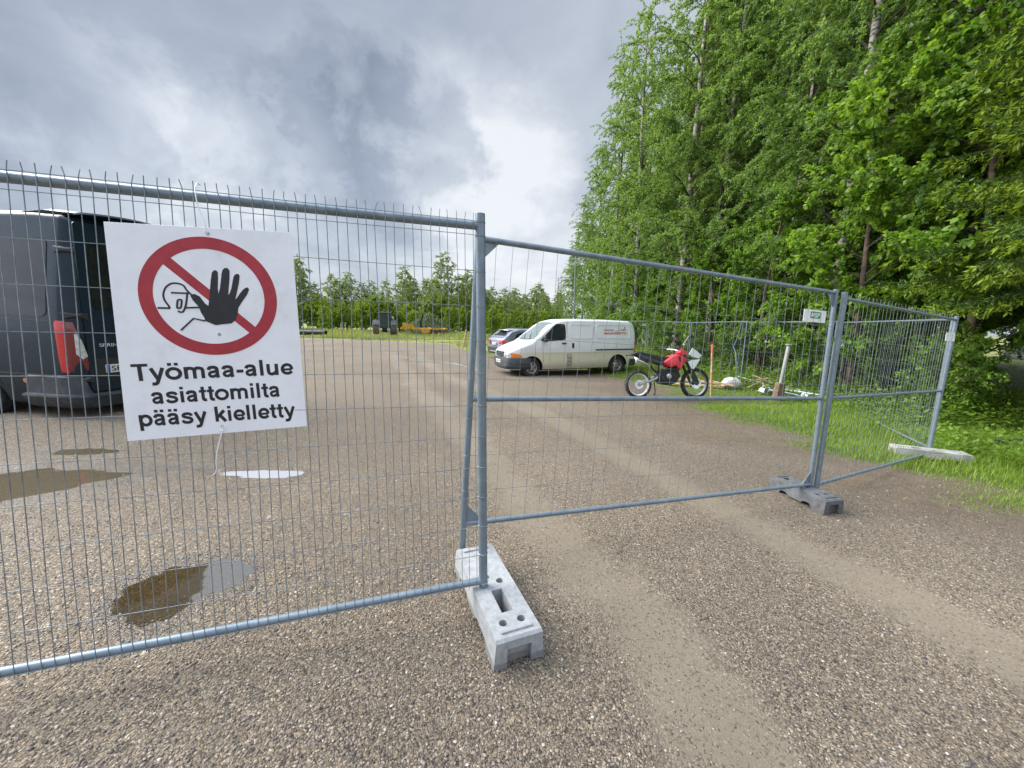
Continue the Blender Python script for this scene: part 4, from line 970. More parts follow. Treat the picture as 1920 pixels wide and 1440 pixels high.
def dark_van():
    # heads to the left of the yard; its left side and rear doors face the fence
    ang = rad(180 - 4.5); L = 5.9
    corner = np.array((-5.80, 5.02)); fx, fy = math.cos(ang), math.sin(ang); lx, ly = -fy, fx   # forward, left
    W2 = .985; c = corner + np.array((fx, fy)) * 2.95 - np.array((lx, ly)) * W2
    root = empty('delivery_van', (c[0], c[1], float(gz(c[0], c[1])) - .09), ang, 'tall dark blue grey van seen from its rear corner behind the near fence', 'van')
    root.rotation_euler = (0, rad(-1.5), ang)
    topx = ([-2.95, -2.90, -2.8, -2.4, .6, 1.2, 2.15, 2.75, 2.95], [2.74, 2.82, 2.86, 2.885, 2.885, 2.74, 1.6, 1.25, .95])
    B = Body(-2.95, 2.95, W2, topx, .10, .05, .30, (1.95, -1.38), .43, (.7, .25), (.20, .10), (1.35, .10, .7)); B.wz = .345
    B.shell().build('body', M['van_dark'], root, True)
    b = MB(); b.box((0, 0, .6), (5.3, 1.6, .7)); b.box((0, 0, .36), (5.2, 1.4, .2)); b.build('underbody', M['dark'], root)
    for x in (1.95, -1.38):
        for s_ in (1, -1): wheel(root, (x, s_ * .84, .345), .345, .22, s_, .62, rim_mat='black_plastic')
    wr = B.wrap(False); side = B.side(1)
    end = lambda y, z, o: (B.xr - .012 - o - .048 * (1 - min(1, (y / (B.W(B.xr, z))) ** 2)), y, z)
    for s_ in (1, -1):
        b = MB(); b.patch([(s_ * y, z) for y, z in rrect(.012, .83, .48, 2.72, .06, 4)], end, .012, 6); d = b.build('rear_door', M['van_dark'], root, True)
        b = MB(); b.patch([(s_ * y, z) for y, z in rrect(.10, .72, 1.60, 2.48, .07, 4)], end, .018, 5); b.build('window', M['glass'], d, True)
        for z in (.60, 1.46, 2.3):
            b = MB(); b.patch([(s_ * a, z_) for a, z_ in rrect(.78, 1.02, z, z + .085, .012, 2)], wr, .026, 3); b.build('hinge', M['black_plastic'], d, bevel=.004)
        b = MB(); b.patch([(s_ * a, z) for a, z in ((.80, .775), (1.0, .76), (1.02, .80), (1.0, 1.38), (.985, 1.42), (.93, 1.42), (.86, 1.12))], wr, .016, 5); b.build('tail_lamp', M['dark_red_lens'], root, True)
        b = MB(); b.patch([(s_ * a, z) for a, z in ((1.005, .75), (1.09, .76), (1.11, .95), (1.12, 1.40), (1.10, 1.435), (.99, 1.43), (1.005, 1.36))], wr, .014, 5); b.build('tail_lamp', M['red_lens'], root, True)
        b = MB(); b.patch([(s_ * a, z) for a, z in ((.83, .97), (.885, .93), (.93, 1.0), (.93, 1.26), (.905, 1.27), (.875, 1.17))], wr, .020, 4); b.build('reversing_lamp', M['clear_lens'], root, True)
        b = MB(); b.patch([(s_ * a, z) for a, z in rrect(.62, .90, .395, .435, .01, 2)], wr, .075, 3); b.build('reflector', M['red_lens'], root, True)
    b = MB(); sd_ = side
    b.patch(rrect(-2.30, -2.18, .585, .645, .025, 3), sd_, .014, 2); b.build('side_marker', M['amber'], root, True)
    for z, t_ in ((1.42, .006), (.70, .006)):
        b = MB(); b.patch(rrect(-2.75, .6, z, z + .018, .005, 1), sd_, t_, 2); b.build('side_moulding', M['black_plastic'], root)
    b = MB(); b.patch(rrect(-2.64, -1.1, 1.48, 2.48, .08, 4), sd_, .006, 4); b.build('side_window', M['glass'], root, True)
    prof = [(.70, .006), (.69, .03), (.55, .04), (.46, .06), (.45, .11), (.425, .12), (.40, .11), (.34, .075), (.27, .05), (.24, .0)]
    def bz(a, k):
        z, o = prof[int(k)]; f = float(sm(.80, .92, abs(a))); return wr(a, z if z < .46 else .455 + (z - .455) * f, o if z < .5 else o * (.4 + .6 * f))
    b = MB(); b.grid(bz, np.linspace(-1.6, 1.6, 81), range(len(prof))); b.build('rear_bumper', M['grey_plastic'], root, True)
    # plate sits left of the middle of the doors
    b = MB(); b.patch(rrect(.06, .76, .67, .93, .03, 3), end, .020, 3); b.build('plate_recess', M['black_plastic'], root)
    number_plate(root, lambda a, z, o: end(a, z, .022 + o), 'SPE-104', .52, .112, True, .40, .725, -1)
    lettering('lettering', 'SPRINTER', M['clear_lens'], root, lambda x, y, h: end(-x, y, .016 + h), -.70, -.33, 1.09, .045, .01, .004)
    # overhanging spoiler
    b = MB()
    def sp(u, k):
        y = u * .80; x, z = [(-2.40, .006), (-2.75, .035), (-3.16, .004), (-3.18, -.018), (-2.98, -.045), (-2.88, -.09)][int(k)]
        return (x + .20 * abs(u) ** 3, y, B.surf(-2.4, y) + z)
    b.grid(sp, np.linspace(-1, 1, 31), range(6)); b.build('roof_spoiler', M['van_dark'], root, True)
    b = MB(); b.patch(rrect(-.30, .30, 2.738, 2.772, .012, 2), end, .03, 2); b.build('brake_lamp', M['clear_lens'], root, True)
    dk = B.deck(); b = MB(); b.patch([(2.05, -.75), (2.1, 0), (2.05, .75), (1.3, .7), (1.28, 0), (1.3, -.7)], dk, .008, 4); b.build('windscreen', M['glass'], root, True)
dark_van()

def hatchback(label, loc, ang, paint, name='parked_car', estate=False, plate='GLK-562'):
    root = empty(name, loc, ang, label, 'car')
    if estate: topx = ([-2.25, -2.2, -2.05, -1.6, -.4, .45, 1.1, 1.25, 2.0, 2.25], [1.0, 1.12, 1.36, 1.46, 1.48, 1.43, 1.04, .99, .84, .72])
    else: topx = ([-2.15, -2.10, -1.95, -1.62, -1.2, -.3, .45, 1.15, 1.3, 2.0, 2.2], [.95, 1.05, 1.16, 1.42, 1.52, 1.545, 1.47, 1.10, 1.06, .90, .75])
    B = Body(topx[0][0], topx[0][-1], .895, topx, .10, .03, .27, (1.32, -1.35), .385, (.6, .22), (.45, .16), (.88, .30, .5)); B.wz = .335
    B.shell().build('body', paint, root, True)
    b = MB(); b.box((0, 0, .5), (3.9, 1.45, .52)); b.build('underbody', M['dark'], root)
    for x in (1.32, -1.35):
        for s_ in (1, -1): wheel(root, (x, s_ * .775, .335), .335, .21, s_, .66, 5, rim_mat='alu')
    dk, wr, wf = B.deck(), B.wrap(False), B.wrap(True)
    b = MB(); po = [(-1.93 if not estate else -2.16, y) for y in np.linspace(-.62, .62, 9)] + [(-1.55 if not estate else -2.03, y) for y in np.linspace(.55, -.55, 9)]
    b.patch(po, dk, .008, 4); b.build('rear_window', M['glass'], root, True)
    b = MB(); b.patch([(1.13, y) for y in np.linspace(-.66, .66, 9)] + [(.5, y) for y in np.linspace(.56, -.56, 9)], dk, .008, 4); b.build('windscreen', M['glass'], root, True)
    if not estate:
        b = MB(); b.grid(lambda u, k: ([-1.45, -1.78, -1.80, -1.5][int(k)] + .08 * u * u, u * .56, [1.50, 1.475, 1.45, 1.47][int(k)] - .02 * u * u), np.linspace(-1, 1, 13), range(4)); b.build('roof_spoiler', paint, root, True)
    for s_ in (1, -1):
        sd_ = B.side(s_)
        for w in ([(-.52, 1.0), (.28, 1.0), (.28, 1.32), (.1, 1.35), (-.52, 1.37)], [(.34, 1.0), (1.02, 1.0), (.62, 1.24), (.34, 1.32)], [(-1.5, 1.04), (-.58, 1.0), (-.58, 1.37), (-1.0, 1.36), (-1.35, 1.26)]):
            b = MB(); b.patch(w, sd_, .005, 4); b.build('side_window', M['glass'], root, True)
        if estate: po = [(.60, .82), (.78, .80), (.80, 1.0), (.76, 1.30), (.62, 1.32), (.60, 1.0)]
        else: po = [(.46, .80), (.62, .76), (.86, .78), (1.02, .86), (.98, .95), (.78, .975), (.5, .93)]
        b = MB(); b.patch([(s_ * a, z) for a, z in po], wr, .014, 4); b.build('tail_lamp', M['red_lens'], root, True)
        b = MB(); b.box((.75, s_ * .97, 1.02), (.10, .18, .12)); b.build('mirror', paint, root, bevel=.03)
        b = MB(); b.patch([(s_ * a, z) for a, z in ((.45, .62), (.85, .64), (.98, .74), (.6, .74))], wf, .01, 3); b.build('headlight', M['clear_lens'], root, True)
        b = MB(); b.tube([(.6, s_ * .62, 1.46), (-.3, s_ * .64, 1.555), (-1.2, s_ * .62, 1.52)], .016, 6); b.build('roof_rail', M['alu'], root, True)
    prof = [(.60, .0), (.58, .03), (.50, .04), (.30, .03), (.26, -.02)]
    b = MB(); b.grid(lambda a, k: wr(a, *prof[int(k)]), np.linspace(-1.25, 1.25, 41), range(len(prof))); b.build('rear_bumper', M['black_plastic'] if not estate else paint, root, True)
    b = MB(); b.patch(rrect(-.42, .42, .36, .42, .02, 2), wr, .045, 3); b.build('skid_plate', M['alu'], root, True)
    number_plate(root, lambda a, z, o: wr(a, z, .012 + o), plate, .46, .11, True, 0, .72, -1)
    return root
hatchback('grey five door hatchback seen from the rear beside the white van', (.95, 20.7, -.2), rad(30), M['car_grey'])
hatchback('silver estate car with tall red tail lamp seen under the spruce boughs', (34.4, 26.0, -.30), rad(38), M['car_silver'], estate=True, plate='RNO-271')

# ---------------------------------------------------------------- motorbike
def motorbike():
    R0, F0 = np.array((3.08, 9.16)), np.array((4.44, 9.40)); ang = math.atan2(*(F0 - R0)[::-1])
    root = empty('motorbike', (R0[0] - .02, R0[1], float(gz(*R0)) + .01), ang, 'red and black off-road motorbike on its side stand with white front guards', 'motorbike')
    root.rotation_euler = (rad(-7), 0, ang); root.scale = (1.1, 1.1, 1.1)
    zx = lambda px, pz: ((px - 465) / 690, (1297 - pz) / 690)      # measured side view, in metres
    V = lambda px, pz, y=0: (zx(px, pz)[0], y, zx(px, pz)[1])
    def bwheel(c, r, w, knobs, disc):
        o = empty('wheel', c); o.parent = root
        b = MB(); b.ring((0, 0, 0), (0, 1, 0), [(r * .80, -w * .3), (r * .88, -w * .5), (r * .95, -w * .45), (r * .975, -w * .2), (r * .975, w * .2), (r * .95, w * .45), (r * .88, w * .5), (r * .80, w * .3), (r * .80, -w * .3)], 48)
        for k in range(knobs):
            a = 2 * math.pi * k / knobs
            for y in (-.32, 0, .32):
                aa = a + (.5 * 2 * math.pi / knobs if y == 0 else 0); rr = r * (.985 - .06 * abs(y))
                R = Matrix.Rotation(-aa, 3, 'Y'); b.box((math.cos(aa) * rr, y * w, math.sin(aa) * rr), (.022, w * .26, r * .07), R)
        b.build('tyre', M['tyre'], o)
        b = MB(); b.ring((0, 0, 0), (0, 1, 0), [(r * .80, -w * .32), (r * .815, -w * .3), (r * .76, -w * .1), (r * .76, w * .1), (r * .815, w * .3), (r * .80, w * .32), (r * .735, w * .1), (r * .735, -w * .1), (r * .80, -w * .32)], 48); b.build('rim', M['white_plastic'] if r < .33 else M['alu'], o, True)
        b = MB()
        for k in range(28):
            a = 2 * math.pi * k / 28; a2 = a + (.35 if k % 2 else -.35); s_ = -1 if k % 4 < 2 else 1
            b.tube([(math.cos(a2) * .045, s_ * .03, math.sin(a2) * .045), (math.cos(a) * r * .75, 0, math.sin(a) * r * .75)], .0017, 4, False)
        b.build('spoke_set', M['alu'], o)
        b = MB(); b.tube([(0, -.09, 0), (0, .09, 0)], .014, 10); b.tube([(0, -.05, 0), (0, .05, 0)], .04, 14); b.build('hub', M['alu'], o, True)
        b = MB(); b.ring((0, -.055, 0), (0, 1, 0), [(.045, -.002), (disc, -.002), (disc, .002), (.045, .002), (.045, -.002)], 30); b.build('brake_disc', M['chrome'], o)
    bwheel(V(465, 1087), .303, .115, 26, .10); bwheel(V(1418, 1075), .345, .085, 34, .12)
    b = MB()
    for y in (-.085, .085): b.tube([V(465, 1087, y), V(560, 1055, y), V(700, 1010, y), V(790, 960, y * .8)], [.022, .026, .03, .03], 8)
    b.build('swingarm', M['alu'], root, True)
    b = MB()
    b.tube([V(1205, 600), V(1120, 690), V(960, 730), V(800, 790), V(790, 960), V(850, 1080), V(1000, 1095), V(1090, 1000), V(1180, 680)], .02, 8)
    b.tube([V(800, 790, .06), V(600, 700, .07), V(420, 650, .05)], .012, 6); b.tube([V(800, 790, -.06), V(600, 700, -.07), V(420, 650, -.05)], .012, 6)
    b.tube([V(780, 960, -.05), V(560, 720, -.06)], .011, 6); b.build('frame', M['black_plastic'], root, True)
    b = MB()
    for y in (-.095, .095):
        b.tube([V(1175, 640, y), V(1290, 880, y)], .026, 10); b.tube([V(1290, 880, y), V(1400, 1085, y)], .03, 10)
    b.box(V(1190, 650), (.05, .24, .04), Matrix.Rotation(rad(27), 3, 'Y')); b.box(V(1215, 720), (.05, .24, .04), Matrix.Rotation(rad(27), 3, 'Y')); b.build('fork', M['black_plastic'], root, True)
    b = MB(); b.prism([zx(*q) for q in ((1260, 850), (1330, 870), (1440, 1060), (1400, 1105), (1330, 1080))], lambda a, c, h: (a, -.135 + h, c), .02); b.build('fork_guard', M['black_plastic'], root, bevel=.004)
    # engine
    b = MB(); b.prism([zx(*q) for q in ((780, 880), (900, 850), (1010, 850), (1090, 900), (1100, 980), (1060, 1060), (960, 1090), (840, 1085), (760, 1030), (750, 960))], lambda a, c, h: (a, -.13 + h, c), .26)
    b.build('engine', M['engine'], root, bevel=.02)
    b = MB(); b.ring(V(915, 965, -.13), (0, -1, 0), [(.06, 0), (.058, .03), (.045, .042), (.0001, .044)], 24); b.build('clutch_cover', M['alu'], root, True)
    b = MB(); b.ring(V(830, 1000, -.13), (0, -1, 0), [(.045, 0), (.042, .025), (.0001, .03)], 20); b.build('clutch_cover', M['engine'], root, True)
    b = MB()
    for k in range(6): b.box(V(1020 - k * 6, 850 - k * 18), (.12, .15, .008), Matrix.Rotation(rad(-18), 3, 'Y'))
    b.box(V(1000, 800), (.09, .11, .15), Matrix.Rotation(rad(-18), 3, 'Y')); b.build('cylinder', M['engine'], root)
    # bodywork
    tank = [(825, 745), (960, 655), (1060, 625), (1110, 640), (1150, 655), (1222, 690), (1222, 730), (1160, 800), (1125, 868), (1085, 862), (1030, 800), (960, 832), (905, 820), (840, 775)]
    pl = [zx(*q) for q in tank]; n = len(pl); cx = sum(p[0] for p in pl) / n; cz = sum(p[1] for p in pl) / n
    b = MB(); vs = []
    for y, k in ((-.15, .82), (-.13, .95), (-.09, 1.0), (.09, 1.0), (.13, .95), (.15, .82)): vs += [(cx + (a - cx) * k, y, cz + (c - cz) * k) for a, c in pl]
    fs = [(r * n + i, r * n + (i + 1) % n, (r + 1) * n + (i + 1) % n, (r + 1) * n + i) for r in range(5) for i in range(n)] + [tuple(range(n)), tuple(5 * n + i for i in range(n))]
    b.add(vs, fs); b.build('tank_shroud', M['bike_red'], root, bevel=.008)
    b = MB(); b.prism([zx(*q) for q in ((1062, 662), (1100, 668), (1105, 735), (1080, 730))], lambda a, c, h: (a, -.155 + h, c), .012); b.build('shroud_vent', M['black_plastic'], root)
    b = MB(); sp = [(295, 655), (300, 640), (450, 590), (620, 625), (840, 670), (960, 660), (900, 700), (840, 740), (700, 700), (520, 660), (420, 640)]
    pl = [zx(*q) for q in sp]; b.prism(pl, lambda a, c, h: (a, (h - .5) * .2, c), 1.0); b.build('seat', M['black_plastic'], root, bevel=.02)
    b = MB(); b.prism([zx(*q) for q in ((430, 640), (560, 665), (700, 705), (830, 745), (820, 790), (740, 765), (560, 715), (440, 665))], lambda a, c, h: (a, (h - .5) * .24, c), 1.0); b.build('side_panel', M['grey_plastic'], root, bevel=.01)
    b = MB(); b.grid(lambda u, v: (zx(270 + 260 * u, 0)[0], v * (.05 + .04 * u), zx(0, 640 - 25 * u)[1] - .03 * abs(v) ** 2), np.linspace(0, 1, 6), np.linspace(-1, 1, 7)); b.build('rear_mudguard', M['black_plastic'], root, True)
    b = MB(); b.tube([V(395, 720, -.13), V(440, 735, -.13), V(600, 795, -.12), V(625, 805, -.12)], [.028, .042, .042, .02], 12); b.build('exhaust', M['chrome'], root, True)
    b = MB(); b.tube([V(620, 805, -.12), V(680, 880, -.11), V(760, 900, -.10), V(900, 860, -.12), V(1040, 870, -.12), V(1120, 960, -.06), V(1060, 1060, -.03), V(1020, 900, 0)], [.02, .02, .022, .034, .04, .036, .028, .022], 10); b.build('exhaust_pipe', M['engine'], root, True)
    b = MB(); b.tube([V(560, 720, -.03), V(760, 940, -.03)], .022, 10); b.tube([V(820, 790, -.09), V(835, 845, -.09)], .014, 8); b.build('shock_absorber', M['alu'], root, True)
    b = MB(); b.tube([V(760, 1060, .08), V(800, 1180, .13), V(808, 1248, .17)], .011, 8); b.box(V(808, 1255, .17), (.05, .05, .012)); b.build('side_stand', M['black_plastic'], root)
    # cockpit
    b = MB(); hb = [V(1015, 515, -.40), V(1060, 535, -.30), V(1110, 545, -.15), V(1140, 575, 0), V(1110, 545, .15), V(1060, 535, .30), V(1015, 515, .40)]
    b.tube(hb, .012, 8); b.build('handlebar', M['alu'], root, True)
    for s_ in (-1, 1):
        b = MB(); b.tube([V(1010, 512, s_ * .41), V(1058, 534, s_ * .30)], .018, 8); b.build('grip', M['black_plastic'], root, True)
        b = MB(); b.tube([V(1085, 540, s_ * .24), V(1090, 500, s_ * .27), V(1100, 490, s_ * .31)], .006, 6); b.build('lever', M['alu'], root, True)
    b = MB(); b.prism([zx(*q) for q in ((1130, 560), (1165, 545), (1215, 570), (1245, 615), (1235, 650), (1160, 640), (1110, 600))], lambda a, c, h: (a, -.09 + h, c), .18); b.build('headlamp_mask', M['bike_red'], root, bevel=.02)
    b = MB(); b.tube([V(1172, 508, -.05), V(1262, 352, -.08)], [.012, .010], 6); b.build('whip_stick', M['pvc'], root, True)
    b = MB(); b.prism([zx(*q) for q in ((1090, 495), (1150, 500), (1165, 540), (1100, 545))], lambda a, c, h: (a, -.07 + h, c), .12); b.build('instrument', M['black_plastic'], root, bevel=.01)
    b = MB(); b.prism([zx(*q) for q in ((1318, 528), (1488, 640), (1435, 690), (1300, 660), (1250, 625))], lambda a, c, h: (a, -.12 + h + .1 * (a - 1.2), c), .012); b.build('front_guard', M['white_plastic'], root)
    b = MB(); b.prism([zx(*q) for q in ((1232, 745), (1300, 715), (1440, 700), (1330, 855), (1290, 840))], lambda a, c, h: (a, -.14 + h, c), .012); b.build('front_guard', M['white_plastic'], root)
    b = MB(); b.grid(lambda u, v: (zx(1240 + 310 * u, 0)[0], v * (.07 - .03 * u), zx(0, 660 + 25 * u + 65 * u * u)[1] - .02 * v * v), np.linspace(0, 1, 9), np.linspace(-1, 1, 5)); b.build('front_mudguard', M['black_plastic'], root, True)
motorbike()

# ---------------------------------------------------------------- tractor, trailer, brush
def tractor():
    loc = at(722, 630, 51.0); root = empty('tractor', (loc[0], loc[1], -.2), rad(90 + 20), 'dark farm tractor with muddy wheels seen from behind beside a yellow trailer', 'tractor')
    root.scale = (1.15, 1.15, 1.08)
    def tw(c, r, w, s_):
        o = empty('wheel', c); o.parent = root
        b = MB(); b.ring((0, 0, 0), (0, s_, 0), [(r * .55, -w * .4), (r * .75, -w * .5), (r * .93, -w * .46), (r * .96, 0), (r * .93, w * .46), (r * .75, w * .5), (r * .55, w * .4)], 32)
        for k in range(18):
            for q in (-1, 1):
                a = 2 * math.pi * (k + .25 * q) / 18; R = Matrix.Rotation(-a, 3, 'Y') @ Matrix.Rotation(rad(35) * q, 3, 'X')
                b.box((math.cos(a) * r * .97, q * w * .24, math.sin(a) * r * .97), (r * .07, w * .52, .07), R)
        b.build('tyre', mat('muddy tractor tyre', (.15, .125, .095), .9, 0, .3, 6, .2, 30, dirt=((.26, .21, .14), 1.0)), o)
        b = MB(); b.ring((0, 0, 0), (0, s_, 0), [(r * .56, w * .36), (r * .5, w * .1), (r * .2, w * .15), (.001, w * .15)], 28); b.build('rim', M['mud'], o, True)
    for s_ in (1, -1): tw((0, s_ * .98, .90), .90, .66, s_); tw((2.55, s_ * .88, .64), .64, .44, s_)
    b = MB(); b.box((1.9, 0, 1.35), (2.0, .78, .75)); b.box((1.2, 0, .8), (2.9, .5, .5)); b.build('bonnet', M['tractor_green'], root, bevel=.08)
    b = MB(); b.box((.25, 0, 2.72), (1.6, 1.5, .16)); b.build('roof', M['tractor_green'], root, bevel=.05)
    b = MB()
    for x, y in ((-.45, .62), (-.45, -.62), (.95, .58), (.95, -.58)): b.tube([(x, y * 1.08, 1.2), (x * .96, y, 2.66)], .045, 6)
    b.box((.25, 0, 1.15), (1.4, 1.2, .5)); b.build('cab_frame', M['tractor_green'], root)
    b = MB(); b.box((.25, 0, 2.0), (1.34, 1.16, 1.28)); b.build('cab_glass', mat('dark green cab glass', (.012, .035, .028), .2, 0, .2, 3), root)
    for s_ in (1, -1):
        b = MB(); b.grid(lambda a, v: (math.cos(a) * .99, s_ * (.62 + .6 * v), .88 + math.sin(a) * .99), np.linspace(rad(20), rad(155), 14), (0, 1)); b.grid(lambda a, v: (math.cos(a) * (.99 - .14 * v), s_ * 1.22, .88 + math.sin(a) * (.99 - .14 * v)), np.linspace(rad(20), rad(155), 14), (0, 1))
        b.build('fender', M['tractor_grey'], root, True)
        b = MB(); b.box((-.42, s_ * .95, 1.92), (.06, .16, .12)); b.build('tail_lamp', M['red_lens'], root)
    b = MB(); b.box((-.55, 0, .65), (.3, .5, .5)); 
    for s_ in (1, -1): b.tube([(-.5, s_ * .3, .6), (-1.2, s_ * .4, .55)], .04, 6); b.tube([(-.6, s_ * .25, 1.1), (-1.1, s_ * .38, .6)], .03, 6)
    b.build('rear_hitch', M['dark'], root)
    b = MB(); b.tube([(1.3, -.5, 1.7), (1.3, -.5, 2.85)], .05, 8); b.build('exhaust', M['dark'], root)
    b = MB(); b.box((.95, -.95, 2.2), (.06, .2, .3)); b.tube([(.95, -.6, 2.4), (.95, -.95, 2.3)], .02, 5); b.build('mirror', M['white_plastic'], root)
tractor()
def trailer():
    a, c = at(752, 630, 53.0), at(838, 628, 55.5); d = c - a; ang = math.atan2(d[1], d[0]); L = float(np.hypot(d[0], d[1]))
    root = empty('forest_trailer', (a[0], a[1], -.2), ang, 'yellow forestry trailer with a black loader arm parked on the far grass', 'trailer')
    b = MB(); b.box((L / 2, 0, .95), (L, .5, .26)); b.box((L * .18, 0, 1.0), (.3, 2.2, .2)); b.box((L * .62, 0, 1.0), (.25, 2.2, .2)); b.box((L * .92, 0, 1.0), (.2, 2.2, .2)); b.build('chassis', M['yellow'], root, bevel=.02)
    b = MB(); b.prism([(.1, .95), (1.75, .95), (1.45, 1.55), (.1, 1.75)], lambda x, z, h: (x, -1.1 + h, z), .12); b.build('headboard', M['yellow'], root)
    b = MB(); b.box((L * .5, -1.0, .68), (1.1, .1, .6)); b.build('tool_box', M['yellow'], root, bevel=.03)
    for x in (L * .66, L * .78):
        for s_ in (1, -1):
            o = empty('wheel', (x, s_ * .9, .42)); o.parent = root
            b = MB(); b.ring((0, 0, 0), (0, s_, 0), [(.2, -.16), (.38, -.2), (.42, -.1), (.42, .1), (.38, .2), (.2, .16)], 24); b.build('tyre', M['tyre'], o, True)
            b = MB(); b.ring((0, 0, 0), (0, s_, 0), [(.21, .14), (.1, .05), (.001, .05)], 20); b.build('rim', M['yellow'], o, True)
    x0 = L * .42
    b = MB(); b.tube([(x0, 0, 1.0), (x0, 0, 1.9)], .16, 10); b.build('loader_post', M['dark'], root, True)
    b = MB(); b.tube([(x0, 0, 1.9), (x0 + .35, 0, 2.9), (x0 + 1.05, 0, 4.6)], [.13, .12, .10], 8); b.tube([(x0 + 1.05, 0, 4.6), (x0 + 1.6, 0, 4.2), (x0 + 2.15, 0, 3.85)], [.1, .09, .07], 8); b.tube([(x0 + 2.15, 0, 3.85), (x0 + 2.15, 0, 3.2)], .06, 6); b.build('loader_arm', M['dark'], root, True)
trailer()
def brush_pile():
    c = at(812, 628, 58.5); rng = random.Random(8); r2 = np.random.default_rng(8)
    root = empty('brush_pile', (c[0], c[1], -.2), 0, 'heap of cut branches piled up behind the yellow trailer', 'brush pile')
    b = MB()
    for k in range(70):
        a = rng.random() * 6.28; q = rng.random() ** .6; x, y = math.cos(a) * q * 3.6, math.sin(a) * q * 2.0; z = 3.0 * (1 - q) * rng.random() + .1
        d = Vector((rng.gauss(0, 1), rng.gauss(0, .6), rng.gauss(.15, .35))).normalized() * rng.uniform(.6, 1.6); b.tube([(x, y, max(z, .05)), (x + d.x, y + d.y, max(.05, z + d.z))], [.035, .012], 4)
    b.build('branches', M['bark_dark'], root)
    n = 5200; a = r2.random(n) * 6.28; q = r2.random(n) ** .5
    x, y = np.cos(a) * q * 4.0, np.sin(a) * q * 2.2; hmax = 3.4 * (1 - (np.abs(x + .6) / 4.4) ** 1.4) * np.clip(1 - (np.abs(y) / 2.4) ** 2, 0, 1); z = np.clip(hmax, .1, None) * r2.random(n) ** .45
    V, F = leaves(np.stack([x, y, z], 1), r2.normal(size=(n, 3)), r2.normal(size=(n, 3)), .12 + .16 * r2.random(n), .55)
    np_mesh('foliage', V, F, M['brush'], root)
